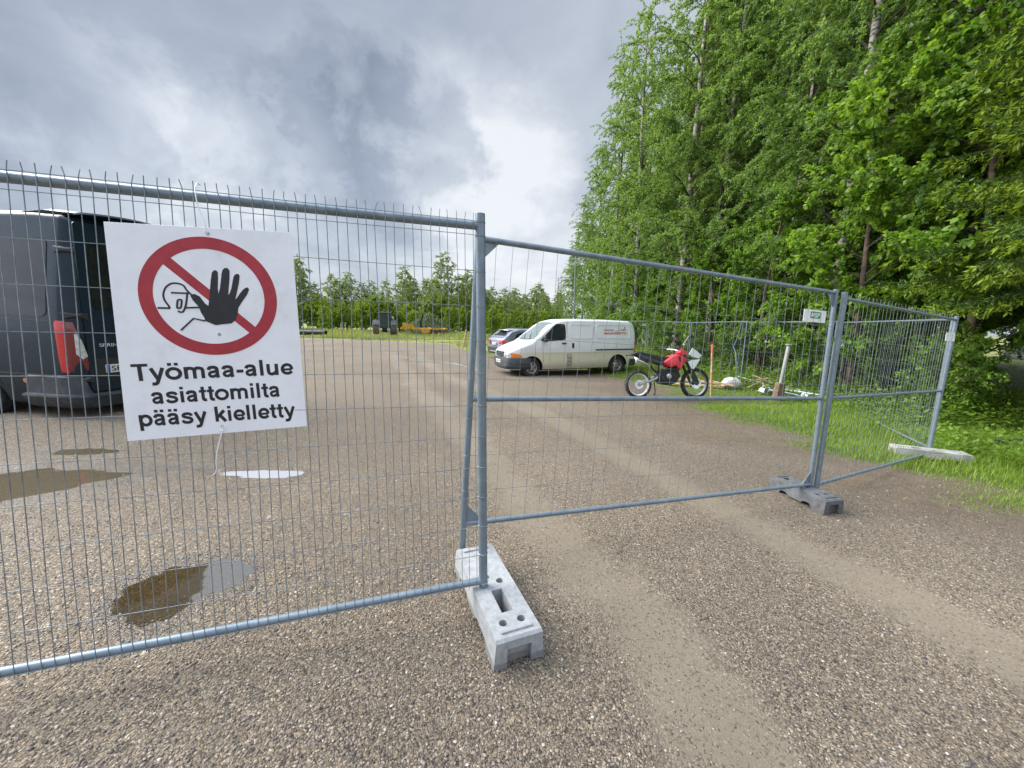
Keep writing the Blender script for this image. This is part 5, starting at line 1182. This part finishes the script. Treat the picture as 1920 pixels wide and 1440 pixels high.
# ---------------------------------------------------------------- loose things
def loose():
    b = MB(); p = at(530, 622, 46); q = at(611, 620, 46); b.tube([(p[0], p[1], .12), (q[0], q[1], .12)], .30, 20, False); b.tube([(p[0], p[1], .12), (q[0], q[1], .12)], .26, 20, False)
    d = Vector((q[0] - p[0], q[1] - p[1], 0)).normalized(); b.ring((q[0], q[1], .12), d, [(.26, 0), (.33, 0), (.33, -.25), (.30, -.25)], 20); b.ring((p[0], p[1], .12), d, [(.26, 0), (.30, 0)], 20)
    tag(b.build('culvert_pipe', M['black_pipe'], None, True), 'long black culvert pipe lying on the far grass', 'pipe')
    def stake(px, pyb, pyt, Y, w, mt, lab, top=None, lean=0):
        a, c = at(px, pyb, Y), at(px + lean, pyt, Y); h = c[2] - a[2]; root = empty('marker_stake', a, .4, lab, 'stake')
        L = Vector(c - a); b = MB(); k = .84 if top else 1.0
        R = Vector((0, 0, 1)).rotation_difference(L.normalized()).to_matrix()
        b.box(L * (k / 2 - .03), (w, w * .8, L.length * (k + .06)), R); b.build('shaft', mt, root, bevel=.003)
        if top: b = MB(); b.box(L * .92, (w * 1.02, w * .82, L.length * .159), R); b.build('painted_top', top, root, bevel=.003)
    stake(1333, 746, 646, 9.75, .045, M['raw_wood'], 'wooden stake with an orange painted top in front of the bike wheel', M['orange_paint'])
    stake(867, 656, 618, 26.5, .07, M['raw_wood'], 'pale leaning stake on the field edge left of the grey car', None, 8)
    stake(639, 620, 606, 60, .12, M['raw_wood'], 'short wooden stake in the far grass left of the tractor')
    # meter box on its pipe
    p = at(1573, 728, 9.9); root = empty('meter_box', (p[0], p[1], -.28), .3, 'grey electric meter box on a leaning pipe behind the side fence', 'meter box')
    c = Vector(at(1583, 655, 9.9) - np.array((p[0], p[1], -.28)))
    b = MB(); b.tube([(0, 0, 0), c * .5, c * .98], .034, 12); b.tube([c * .93, c * 1.03], .055, 12); b.build('pole', M['pvc'], root, True)
    R = Matrix.Rotation(.12, 3, 'Y')
    b = MB(); b.box(c + Vector((.02, 0, .08)), (.26, .16, .22), R); b.build('cabinet', M['galv2'], root, bevel=.012)
    b = MB(); b.box(c + Vector((-.01, -.083, .09)), (.13, .004, .09), R); b.build('label_plate', M['white_plastic'], root)
    # pipe with a flange standing in a brown block
    a, c = at(1459, 748, 9.55), at(1480, 646, 9.55); root = empty('flanged_pipe', (a[0], a[1], -.24), 0, 'grey pipe with a flanged top standing in a brown footing', 'pipe')
    o = np.array((a[0], a[1], -.24)); b = MB(); b.tube([at(1463, 722, 9.55) - o, at(1470, 690, 9.55) - o, c - o], [.04, .042, .05], 14)
    b.tube([c - o + np.array((0, 0, -.012)), c - o + np.array((0, 0, .014))], .085, 16); b.build('pipe', M['pvc'], root, True)
    b = MB(); b.box(at(1460, 736, 9.55) - o + np.array((0, 0, .02)), (.20, .20, .46), Matrix.Rotation(.05, 3, 'Y'), taper=.85); b.build('footing', mat('brown footing', (.17, .115, .075), .9, 0, .2, 9, .4, 40), root, bevel=.02)
    # steel tubes lying in a heap
    tubes = [((1432, 731, 10.4), (1568, 735, 9.6)), ((1428, 727, 10.9), (1536, 745, 9.2)), ((1466, 716, 10.9), (1528, 735, 9.6)), ((1475, 723, 10.3), (1532, 739, 9.4)), ((1440, 742, 9.9), (1512, 747, 9.4)), ((1384, 718, 12.1), (1470, 727, 10.6))]
    for i, (p, q) in enumerate(tubes):
        P, Q = at(*p), at(*q); P[2] = float(gz(P[0], P[1])) + .09 + .03 * i; Q[2] = float(gz(Q[0], Q[1])) + .09 + .035 * (5 - i)
        b = MB(); b.tube([tuple(P), tuple((P + Q) / 2 + np.array((0, 0, .015))), tuple(Q)], .025, 10)
        tag(b.build('steel_tube', M['galv2'], None, True), 'galvanised steel tube lying in the heap by the flanged pipe', 'tube', 'steel tubes in the heap')
    for i, (p, q) in enumerate((((1402, 727, 10.3), (1442, 708, 10.2)), ((1404, 716, 10.6), (1440, 709, 10.5)), ((1410, 703, 11.2), (1450, 719, 10.6)), ((1418, 712, 10.7), (1462, 705, 10.9)))):
        P, Q = at(*p), at(*q); P[2] = max(P[2], float(gz(P[0], P[1])) + .03); Q[2] = max(Q[2], float(gz(Q[0], Q[1])) + .03)
        b = MB(); b.tube([tuple(P), tuple((P + Q) / 2), tuple(Q)], [.022, .02, .012], 6)
        tag(b.build('wooden_pole', M['old_wood'], None, True), 'thin brown pole lying beside the steel tubes', 'pole', 'poles in the heap')
    p = at(1458, 713, 10.8); b = MB(); b.box((0, 0, 0), (.72, .09, .06), Matrix.Rotation(-.15, 3, 'Z')); o = b.build('plank', M['raw_wood'], None, bevel=.006); o.location = (p[0], p[1], float(gz(p[0], p[1])) + .16); tag(o, 'short pale plank on top of the heap of tubes', 'plank')
    for px, py, Y, s_, lab in ((1432, 727, 10.3, .20, 'small pale bracket box at the left end of the tube heap'), (1512, 741, 9.5, .24, 'pale green bracket box at the right end of the tube heap')):
        p = at(px, py, Y); b = MB(); b.box((0, 0, 0), (s_, s_ * .8, s_ * .55), taper=.8); b.box((0, 0, -s_ * .28), (s_ * 1.4, s_, .012)); o = b.build('bracket_box', M['galv2'], None, bevel=.01)
        o.location = (p[0], p[1], float(gz(p[0], p[1])) + .14); o.rotation_euler = (.1, .15, .5); tag(o, lab, 'bracket')
    # crumpled sack
    p = at(1371, 716, 11.2); r2 = np.random.default_rng(4); b = MB(); us = np.linspace(0, 2 * math.pi, 22, endpoint=True); vs = np.linspace(0, math.pi, 13)
    nz_ = r2.normal(size=(22, 13)) * .05; nz_[-1] = nz_[0]
    def bag(i, j):
        u, v = us[int(i)], vs[int(j)]; k = 1 + nz_[int(i), int(j)] * (0 if j in (0, 12) else 1) + .08 * math.sin(3 * u + 2 * v)
        return (.27 * math.sin(v) * math.cos(u) * k, .2 * math.sin(v) * math.sin(u) * k, .17 + .18 * math.cos(v) * k)
    b.grid(bag, range(22), range(13)); m = mat('printed sack', (.52, .51, .50), .5, 0, .05, 5, .2, 30, dirt=((.62, .07, .04), .9))
    o = b.build('sack', m, None, True); o.location = (p[0], p[1], float(gz(p[0], p[1])) - .02); tag(o, 'crumpled white and red sack lying by the bent fence post', 'sack')
    # pale boards lying behind the bike
    for i, (px, py, Y, l, w_, a) in enumerate(((1305, 716, 11.3, 1.5, .18, -.35), (1322, 714, 11.6, 1.7, .16, -.3), (1290, 708, 12.0, 1.3, .2, -.2), (1350, 722, 11.0, .7, .12, -.5))):
        p = at(px, py, Y); b = MB(); b.box((0, 0, 0), (l, w_, .035), Matrix.Rotation(.03 * i, 3, 'Y')); o = b.build('board', M['raw_wood'], None, bevel=.004)
        o.location = (p[0], p[1], float(gz(p[0], p[1])) + .07 + .04 * i); o.rotation_euler = (0, .02 * i, a); tag(o, 'pale sawn board lying on the ground behind the front wheel of the motorbike', 'board', 'boards behind the motorbike')
    # white canister beside the van
    p = at(1204, 665, 16.5); root = empty('canister', (p[0], p[1], -.1), .2, 'white drum lying in the grass between the van and the motorbike', 'drum')
    b = MB(); b.ring((0, 0, .26), (.5, -1, 0), [(.001, .28), (.17, .28), (.20, .26), (.205, .1), (.195, .08), (.205, .06), (.205, -.26), (.18, -.28), (.001, -.28)], 28); b.build('shell', M['white_plastic'], root, True)
    b = MB(); b.ring((.5 * .28 / 1.118 , -.28 / 1.118, .26), (.5, -1, 0), [(.001, .02), (.06, .02), (.065, -.02)], 16); b.build('cap', M['black_plastic'], root, True)
    # black cable in the grass
    pts = [at(1815, 852, 5.55), at(1822, 841, 5.6), at(1832, 834, 5.7), at(1860, 830, 5.75), at(1890, 828, 5.75), at(1925, 827, 5.7), at(1990, 829, 5.6), at(2080, 840, 5.5)]
    for s_, r in ((0, .016), (.03, .011)):
        b = MB(); b.tube([(p[0], p[1] + s_, p[2] + s_ * .6) for p in pts], r, 8); tag(b.build('cable', M['black_plastic'], None, True), 'thick black cable lying in the grass by the end post' if not s_ else 'thinner black cable lying on the thick one in the grass', 'cable')
    # lamp post without lamp, behind the van
    p = at(1073, 640, 24.0); q = at(1080, 470, 24.0); b = MB(); b.tube([(p[0], p[1], -.2), (p[0] + .05, p[1], 2), tuple(q)], [.045, .042, .04], 12); b.ring(tuple(q), (0, 0, 1), [(.05, 0), (.05, .03), (.001, .05)], 12)
    tag(b.build('utility_pole', M['galv'], None, True), 'slim grey pole rising behind the roof of the white van', 'pole')

# ---------------------------------------------------------------- plants
def unit(v): return v / np.maximum(np.linalg.norm(v, axis=-1, keepdims=True), 1e-9)
def leaves(P, axis_, nrm, size, ratio=.6, six=False):
    """one small folded face per leaf"""
    P = np.asarray(P, float); a = unit(axis_); s = unit(np.cross(a, nrm)); n = np.cross(s, a); L = np.asarray(size)[:, None]; w = L * ratio * .5
    if six: vs = [P, P + a * L * .28 + s * w, P + a * L * .66 + s * w * .82 - n * L * .04, P + a * L - n * L * .10, P + a * L * .66 - s * w * .82 - n * L * .04, P + a * L * .28 - s * w]
    else: vs = [P, P + a * L * .45 + s * w, P + a * L - n * L * .08, P + a * L * .45 - s * w]
    V = np.stack(vs, 1); k = len(vs)
    return V.reshape(-1, 3), (np.arange(len(P) * k).reshape(-1, k))
brush_pile()
loose()

def poly_at(pts, t):
    pts = np.asarray(pts); q = t * (len(pts) - 1); i = np.minimum(q.astype(int), len(pts) - 2); f = (q - i)[:, None]
    return pts[i] * (1 - f) + pts[i + 1] * f, unit(pts[i + 1] - pts[i])
def grow(seed, h, r0, n_limbs, t0, spread, prof, rise, droop, twigs, twig_len, hang, n_leaf, leaf, ratio=.6, six=False, sway=.02, lean=0.0, limb_r=.30, upl=.2):
    rng = np.random.default_rng(seed); wood = MB()
    zs = np.linspace(0, 1, 11); ph = rng.random(2) * 6
    trunk = np.stack([h * sway * np.sin(zs * 4 + ph[0]) * zs + lean * h * zs, h * sway * np.cos(zs * 3.3 + ph[1]) * zs, h * zs], 1); trunk -= trunk[0]
    tr = r0 * (1 - zs) ** .75 + .012; tr[0] *= 1.25; wood.tube(trunk, list(tr), 10, m=0)
    TW = []
    for i in range(n_limbs):
        t = t0 + (0.985 - t0) * ((i + rng.random()) / n_limbs); b, _ = poly_at(trunk, np.array([t])); b = b[0]
        az = i * 2.399 + rng.normal() * .4; l = h * spread * float(np.interp((t - t0) / (1 - t0), *prof)) * rng.uniform(.7, 1.2)
        d = np.array([math.cos(az), math.sin(az), 0]); pts = [b]; up = rise * rng.uniform(.7, 1.2)
        for k in range(1, 6):
            q = k / 5; dirn = d * math.cos(up) + np.array([0, 0, math.sin(up)]); pts.append(pts[-1] + dirn * l / 5 + rng.normal(size=3) * l * .02); up -= droop / 5
        pts = np.array(pts); rb = float(np.interp(t, zs, tr)) * limb_r + .008
        wood.tube(pts, list(np.linspace(rb, .006, 6)), 5, False, m=1)
        nt = max(3, int(twigs * l * (1.0 if l > .8 else 1.4))); tt = .18 + .82 * rng.random(nt) ** .8; pb, pdn = poly_at(pts, tt)
        for p, dd in zip(pb, pdn):
            o = dd * .5 + rng.normal(size=3) * .55; o[2] += upl; o = o / np.linalg.norm(o); L = twig_len * rng.uniform(.5, 1.3); q = [p]
            for k in range(1, 5): q.append(q[-1] + o * L / 4); o = o + np.array([0, 0, -hang]); o = o / np.linalg.norm(o)
            TW.append(np.array(q))
    for k in range(0, len(TW), 2): wood.tube(TW[k], [.006, .005, .004, .003, .002], 3, False, m=1)
    T = np.stack(TW); n = n_leaf; ti = rng.integers(0, len(T), n); u = .08 + .92 * rng.random(n); q = u * 4; i = np.minimum(q.astype(int), 3); f = (q - i)[:, None]
    P = T[ti, i] * (1 - f) + T[ti, i + 1] * f; D = T[ti, i + 1] - T[ti, i]
    P = P + rng.normal(size=(n, 3)) * leaf * .35
    ax = unit(D) * .5 + rng.normal(size=(n, 3)) * .6 + np.array([0, 0, -.25]); nr = rng.normal(size=(n, 3)) * .7 + np.array([0, 0, .9])
    V, F = leaves(P, ax, nr, leaf * (.65 + .6 * rng.random(n)), ratio, six)
    return wood, V, F
PROTO = {}
def proto(key, name, label, cat, bark, limb, leafm, **kw):
    wood, V, F = grow(**kw); root = empty(name, (0, 0, 0), 0, label, cat)
    wood.build('trunk', [bark, limb], root, True, fix=False); np_mesh('crown', V, F, leafm, root)
    root['used'] = 0; PROTO[key] = root
def plant(key, x, y, s=1.0, rz=None, label=None, group=None, z=None, tilt=0):
    o = PROTO[key]
    if o['used']: 
        n = copy_thing(o); 
    else: n = o
    o['used'] = 1
    n.location = (x, y, (float(gz(x, y)) - .03) if z is None else z); n.rotation_euler = (tilt, 0, RT.random() * 6.28 if rz is None else rz); k = s * RT.uniform(.95, 1.05); n.scale = (s, s, k)
    if label: n['label'] = label
    if group: n['group'] = group
    return n
RT = random.Random(11)
bell = ([0, .12, .35, .65, 1], [.8, .95, 1, .68, .18])
col_ = ([0, .1, .5, .8, 1], [.7, 1, .85, .5, .12])
for k, sd_ in (('birch0', 21), ('birch1', 22), ('birch2', 23)):
    proto(k, 'birch_tree', 'tall birch', 'tree', M['birch'], M['bark_dark'], M['leaf_birch'], seed=sd_, h=20, r0=.15, n_limbs=74, t0=.07, spread=.14, prof=bell, rise=.8, droop=.95, twigs=6, twig_len=1.1, hang=.42, n_leaf=72000, leaf=.088, ratio=.68, sway=.012)
for k, sd_ in (('far0', 31), ('far1', 32), ('far2', 33)):
    proto(k, 'birch_tree', 'far birch', 'tree', M['birch'], M['bark_dark'], M['leaf_far'], seed=sd_, h=12, r0=.10, n_limbs=50, t0=.05, spread=.26, prof=bell, rise=.7, droop=.7, twigs=4.5, twig_len=.9, hang=.3, n_leaf=34000, leaf=.135, ratio=.65)
for k, sd_ in (('shrub0', 41), ('shrub1', 42)):
    proto(k, 'leafy_shrub', 'far shrub', 'shrub', M['bark_dark'], M['bark_dark'], M['leaf_shrub'], seed=sd_, h=6, r0=.08, n_limbs=34, t0=.04, spread=.34, prof=([0, .2, .6, 1], [.9, 1, .85, .3]), rise=.55, droop=.1, twigs=5, twig_len=.8, hang=.02, upl=.35, n_leaf=26000, leaf=.135, ratio=.65)
for k, sd_ in (('alder0', 51), ('alder1', 52)):
    proto(k, 'broadleaf_tree', 'near broadleaf', 'tree', M['bark_spruce'], M['bark_dark'], M['leaf_bright'], seed=sd_, h=8, r0=.075, n_limbs=40, t0=.08, spread=.26, prof=([0, .25, .6, 1], [.8, 1, .8, .2]), rise=.6, droop=.35, twigs=6.0, twig_len=.6, hang=.12, n_leaf=21000, leaf=.105, ratio=.66, six=True, sway=.03)
for k, sd_ in (('bush0', 61), ('bush1', 62)):
    proto(k, 'leafy_bush', 'bush', 'bush', M['bark_dark'], M['bark_dark'], M['leaf_weed'], seed=sd_, h=2.2, r0=.025, n_limbs=26, t0=.03, spread=.45, prof=([0, .2, .6, 1], [1, 1, .8, .3]), rise=.85, droop=.5, twigs=7, twig_len=.45, hang=.15, n_leaf=5200, leaf=.075, ratio=.6, six=True, sway=.03)
def spruce(key, seed, h, R, dens, lab, low=.03):
    rng = np.random.default_rng(seed); wood = MB(); zs = np.linspace(0, 1, 8); wood.tube(np.stack([0 * zs, 0 * zs, h * zs], 1), list(.012 * h * (1 - zs) + .015), 9, m=0)
    Ps, As, Ns, Ss, Yg = [], [], [], [], []; z = h * low + .25
    while z < h * .985:
        f = 1 - z / h; l0 = R * (f ** .8) * (1.0 if f < .9 else .85) + .12
        for k in range(rng.integers(5, 8)):
            az = rng.random() * 6.28; l = l0 * rng.uniform(.7, 1.12); d = np.array([math.cos(az), math.sin(az), 0]); side = np.array([-d[1], d[0], 0]); n = 7; q = np.linspace(0, 1, n)
            pts = d[None] * (l * q)[:, None] + np.array([0, 0, 1.0])[None] * (l * (.10 * q - .62 * f * q ** 1.6 + .30 * f * q ** 4))[:, None] + np.array([0, 0, z + rng.normal() * .1]) + side[None] * (rng.normal() * .08 * l * q ** 2)[:, None]
            wood.tube(pts, list(np.linspace(.006 + .003 * l, .002, n)), 4, False, m=1)
            m = max(4, int(l * 12)); t = .12 + .88 * (np.arange(m) + rng.random(m)) / m; pb, pd = poly_at(pts, np.minimum(t, .999))
            nn = int(l * dens * .8); u = rng.random(nn) * .999; pb2, pd2 = poly_at(pts, u); Ps.append(pb2); As.append(pd2 + rng.normal(size=(nn, 3)) * .7); Ns.append(rng.normal(size=(nn, 3)) * .5 + np.array([0, 0, 1])); Ss.append(.06 + .05 * rng.random(nn)); Yg.append(u > 2)
            for j, (p, dd) in enumerate(zip(pb, pd)):
                sl = (.16 + .34 * l / 3 * (1 - abs(t[j] - .45))) * rng.uniform(.6, 1.25); sg = 1 if j % 2 else -1
                sdn = dd * .75 + side * sg * .75 + np.array([0, 0, -.28 - .25 * f]); sdn /= np.linalg.norm(sdn)
                nn = max(3, int(dens * sl)); u = rng.random(nn); hangv = np.array([0, 0, -.25]) * (u ** 2)[:, None] * sl
                P = p + sdn * (u * sl)[:, None] + hangv; A = sdn[None] * .9 + rng.normal(size=(nn, 3)) * .5
                Ps.append(P); As.append(A); Ns.append(rng.normal(size=(nn, 3)) * .5 + np.array([0, 0, 1])); Ss.append(.065 + .05 * rng.random(nn)); Yg.append((u > .62) & (t[j] > .3) & (rng.random(nn) < .75))
        z += .27 + .16 * rng.random()
    P, A, N, S_, Y = map(np.concatenate, (Ps, As, Ns, Ss, Yg)); V, F = leaves(P, A, N, S_ * (1 + .25 * Y), .26)
    root = empty('spruce_tree', (0, 0, 0), 0, lab, 'tree'); wood.build('trunk', [M['bark_spruce'], M['bark_dark']], root, True, fix=False)
    np_mesh('crown', V, F, [M['needle'], M['needle_young']], root, Y.astype(int)); root['used'] = 0; PROTO[key] = root
spruce('spruce0', 71, 15, 3.0, 120, 'spruce', .17)
spruce('spruce1', 72, 11, 1.9, 26, 'far spruce')

# the birch wood along the right side
WOOD = 'birches in the wood behind the fence'
special = {0: 'birch with a thick white trunk right behind the fence panel at the orange stake', 1: 'slim white birch trunk behind the small plate with green letters', 2: 'birch with a mossy trunk left of the flanged pipe top',
           3: 'tall birch whose white trunk shows high above the red motorbike', 4: 'birch at the outer edge of the wood nearest to the white van roof'}
spots = [(8.9, 17.6, 1.0), (10.7, 14.0, .95), (10.1, 14.6, .92), (8.0, 19.0, 1.08), (7.6, 24.2, 1.02), (7.4, 29.5, .98), (7.9, 37, .93), (8.6, 49, .9), (9.8, 66, .8),
         (11.6, 18.2, 1.05), (11.0, 22.5, 1.1), (10.8, 27, 1.05), (11, 33.5, 1.0), (12, 42, 1.0), (14, 16.5, 1.1), (14.5, 21, 1.1), (15, 27, 1.1), (12.8, 12.2, 1.0), (9.4, 11.6, .9), (13.6, 13.4, 1.1), (18.5, 17, 1.15), (11.6, 10.2, 1.0), (17, 9.5, 1.1), (13.5, 56, .9), (20, 12, 1.1), (9.2, 21.4, 1.0), (13, 25, 1.0)]
for i, (x, y, s_) in enumerate(spots):
    plant('birch%d' % (i % 3), x, y, s_, label=special.get(i, 'tall leafy birch standing among the trees of the wood behind the mesh fences'), group=WOOD, tilt=RT.gauss(0, .012))
for i, (key, x, y, s_, lab) in enumerate((('alder0', 8.55, 9.7, .95, 'bright green broad-leaved tree above the joined fence posts'), ('alder1', 10.0, 8.6, 1.1, 'large broad-leaved tree above the end post of the side fence'), ('alder1', 8.3, 12.9, .78, 'small bright broad-leaved tree behind the heap of steel tubes'),
        ('alder0', 10.2, 11.2, 1.15, 'broad-leaved tree in the second row behind the meter box'), ('alder1', 8.2, 16.2, .7, 'small broad-leaved tree behind the red motorbike'), ('alder0', 7.7, 21.6, .62, 'low broad-leaved tree behind the rear of the white van'))):
    plant(key, x, y, s_, label=lab)
for i, (x, y, s_) in enumerate(((9.3, 18.6, .72), (8.8, 23.4, .8), (9.0, 27.5, .85), (9.3, 32.5, .9), (12.0, 15.6, .9), (13.2, 19.5, 1.0), (13, 23, 1.0), (15.5, 15, 1.0), (11.9, 11.2, .8), (15, 15.8, 1.1), (17, 19, 1.2), (12, 29, 1.1), (17.5, 17.5, 1.2), (8.6, 41, 1.0), (11.5, 7.0, .6))):
    plant('alder%d' % (i % 2), x, y, s_, label='young broad-leaved tree filling the gaps between the birch trunks of the wood', group='young trees under the birches')
for i, (x, y) in enumerate(((20, 20), (22, 25), (18, 24), (24, 20), (18, 31), (23, 15), (26, 17), (16, 34), (21, 30), (27, 24), (25, 12), (17, 44))):
    plant('birch%d' % (i % 3), x, y, .95 + .2 * RT.random(), label='tall birch deep inside the wood, seen through the front trees', group='birches deep in the wood')
for i, (x, y, s_, lab) in enumerate(((9.7, 6.5, 1.0, 'big spruce with yellowish drooping boughs at the right edge'), (12.3, 8.3, 1.15, 'dark spruce standing behind the boughs of the big spruce'), (15.2, 10.6, 1.2, 'dark spruce deep in the wood at the right'), (14.8, 13.6, 1.15, 'dark spruce deep in the wood between birches'))):
    plant('spruce0', x, y, s_, label=lab)
for i, (x, y, s_, lab) in enumerate(((8.5, 76, 1.0, 'pointed spruce at the far end of the wood edge'), (3.0, 118, 1.0, 'far pointed spruce beyond the white van, the taller'), (5.4, 122, .8, 'far pointed spruce beyond the white van, the lower'), (11, 92, 1.2, 'spruce behind the far end of the wood edge'))):
    plant('spruce1', x, y, s_, label=lab)
for i, (x, y, s_) in enumerate(((7.7, 13.5, .7), (8.1, 10.6, .75), (8.9, 9.2, .8), (8.3, 7.4, .7), (9.4, 8.0, .8), (7.2, 15.3, .7), (7.0, 17.6, .8), (7.4, 20, .9), (8.6, 14.5, .8), (9.8, 12.7, .9), (6.8, 23, .9), (6.9, 27, 1.0), (7.2, 33, 1.2), (10.9, 10.2, .9), (9.7, 15.7, .9), (9.6, 9.4, .6))):
    plant('bush%d' % (i % 2), x, y, s_, label='low leafy bush in the undergrowth at the foot of the wood', group='bushes in the undergrowth')
# far tree line across the field
FT, FS = 'birches of the far tree line', 'shrubs in front of the far tree line'
x = -66.0; i = 0
while x < 9:
    y = 71 + RT.uniform(0, 18); sc = .60 + .38 * RT.random() ** 1.5 + (.22 if -24 < x < -12 or x < -36 or -9 < x < -5 else 0) - (.18 if x > -6 else 0)
    plant('far%d' % (i % 3), x, y, sc, label='slender birch in the far tree line across the field', group=FT); i += 1; x += RT.uniform(.8, 1.7) * (1 if x > -42 else 2.4)
x = -20.0
while x < 14:
    plant('far%d' % (i % 3), x, 100 + RT.uniform(0, 30), .8 + .3 * RT.random(), label='birch of the distant wood far beyond the white van', group='birches of the distant wood'); i += 1; x += 1.7
x = -64.0
while x < 0:
    plant('shrub%d' % (i % 2), x, 66 + RT.uniform(-3, 4), .5 + .55 * RT.random(), label='bright green rounded shrub at the foot of the far tree line', group=FS); i += 1; x += RT.uniform(1.0, 1.9) * (1 if x > -42 else 2)
x = -3.0
while x < 7:
    plant('shrub%d' % (i % 2), x, 60 + RT.uniform(-6, 6), .5 + .2 * RT.random(), label='small green shrub beyond the grey car and the white van', group='shrubs beyond the cars'); i += 1; x += 1.6

def blades(name, x, y, h, w, m, bend=.5, seed=1):
    rng = np.random.default_rng(seed); n = len(x); z = gz(x, y) - .01; a = rng.random(n) * 6.28; d = np.stack([np.cos(a), np.sin(a), 0 * a], 1); s = np.stack([-np.sin(a), np.cos(a), 0 * a], 1) * (w * .5)[:, None]
    B = np.stack([x, y, z], 1); k = (h * bend * rng.random(n))[:, None]; up = np.array([0, 0, 1.0]); H = h[:, None]
    V = np.stack([B - s, B + s, B - s * .8 + up * H * .55 + d * k * .3, B + s * .8 + up * H * .55 + d * k * .3, B - s * .12 + up * H + d * k, B + s * .12 + up * H + d * k], 1).reshape(-1, 3)
    i = 6 * np.arange(n)[:, None]; F = np.concatenate([i + np.array([0, 1, 3, 2]), i + np.array([2, 3, 5, 4])], 0)
    return tag(np_mesh(name, V, F, m), kind='stuff')
def cover():
    rng = np.random.default_rng(77)
    # short turf along the gravel edge and longer grass towards the trees
    N = 340000; y = 3.0 + 14 * rng.random(N) ** 1.35; x = rng.uniform(3, 15, N); d = grass_d(x, y)
    clump = .5 + .5 * np.sin(3.1 * x + 1.3 * np.sin(2.3 * y)) * np.sin(2.7 * y + np.sin(3.7 * x))
    keep = rng.random(N) < np.clip((d + .75 + .5 * (clump - .5)) * .75, 0, 1) * (.45 + .55 * clump) * np.where(d > 3.5, .5, 1)
    x, y, d = x[keep], y[keep], d[keep]; n = len(x)
    low = 1 - .75 * sm(8.2, 9.0, y) * (1 - sm(12.0, 13, y)) * (1 - sm(7.3, 7.8, x)); h = low * (.035 + .075 * np.clip(d + .4, 0, 1.2) + .13 * np.clip(d - 1.0, 0, 1)) * (.4 + .7 * rng.random(n)); blades('grass', x, y, h, .004 + .006 * rng.random(n) + .002 * (y > 8), M['grass'], 1.1, 3)
    # leafy weeds along and behind the fence line
    fx = lambda yy: np.interp(yy, [3, 5.4, 9.3, 12.5, 15, 18.4, 22, 40], [9.2, 6.9, 7.75, 7.3, 6.95, 6.5, 6.0, 6.0])
    n = 5200; y = 5 + 19 * rng.random(n) ** 1.3; x = fx(y) - .45 + 5.5 * rng.random(n) ** 1.7; hh = rng.uniform(.18, .62, n) * np.clip((x - fx(y) + .8), .35, 1) * np.where(y < 6.6, .42, 1) ; m = 15
    P = np.repeat(np.stack([x, y, gz(x, y)], 1), m, 0); H = np.repeat(hh, m); u = rng.random(n * m) ** .7; P[:, 2] += H * u; a = rng.random(n * m) * 6.28; D = np.stack([np.cos(a), np.sin(a), .1 + .5 * rng.normal(size=n * m)], 1)
    P += D * (.02 + .10 * rng.random(n * m))[:, None]; V, F = leaves(P, D, rng.normal(size=(n * m, 3)) * .4 + np.array([0, 0, 1]), .04 + .07 * rng.random(n * m) * np.clip(.5 + H, .5, 1), .55, True)
    tag(np_mesh('undergrowth', V, F, M['leaf_weed']), kind='stuff')
    # thin shoots and stray tufts on the gravel edge
    N = 90000; x = rng.uniform(-44, 4.5, N); y = 18 + 50 * rng.random(N) ** .8; d = grass_d(x, y); keep = (d > .1) & (rng.random(N) < np.clip(d, 0, 1)); x, y = x[keep], y[keep]; n = len(x)
    tall = .6 + .5 * np.sin(.35 * x + 1) * np.sin(.2 * y); blades('field_grass', x, y, (.14 + .5 * rng.random(n) ** 2) * tall * np.clip(.4 + (y - 24) / 40, .5, 1.3), .018 + .02 * rng.random(n) + y * .0004, M['field_grass'], .6, 4)
    # stray leaves and chips on the bare earth
    n = 420; y = 2.5 + 8 * rng.random(n); x = np.interp(y, *GB) - rng.random(n) ** 1.5 * 3 + .5; P = np.stack([x, y, gz(x, y) + .006], 1)
    V, F = leaves(P, np.stack([rng.normal(size=n), rng.normal(size=n), .05 * rng.normal(size=n)], 1), np.stack([.2 * rng.normal(size=n), .2 * rng.normal(size=n), np.ones(n)], 1), .012 + .022 * rng.random(n), .45)
    tag(np_mesh('fallen_leaves', V, F, mat('dry leaf litter', (.50, .46, .36), .8, 0, .2, 5, col2=(.22, .17, .09))), kind='stuff')
cover()
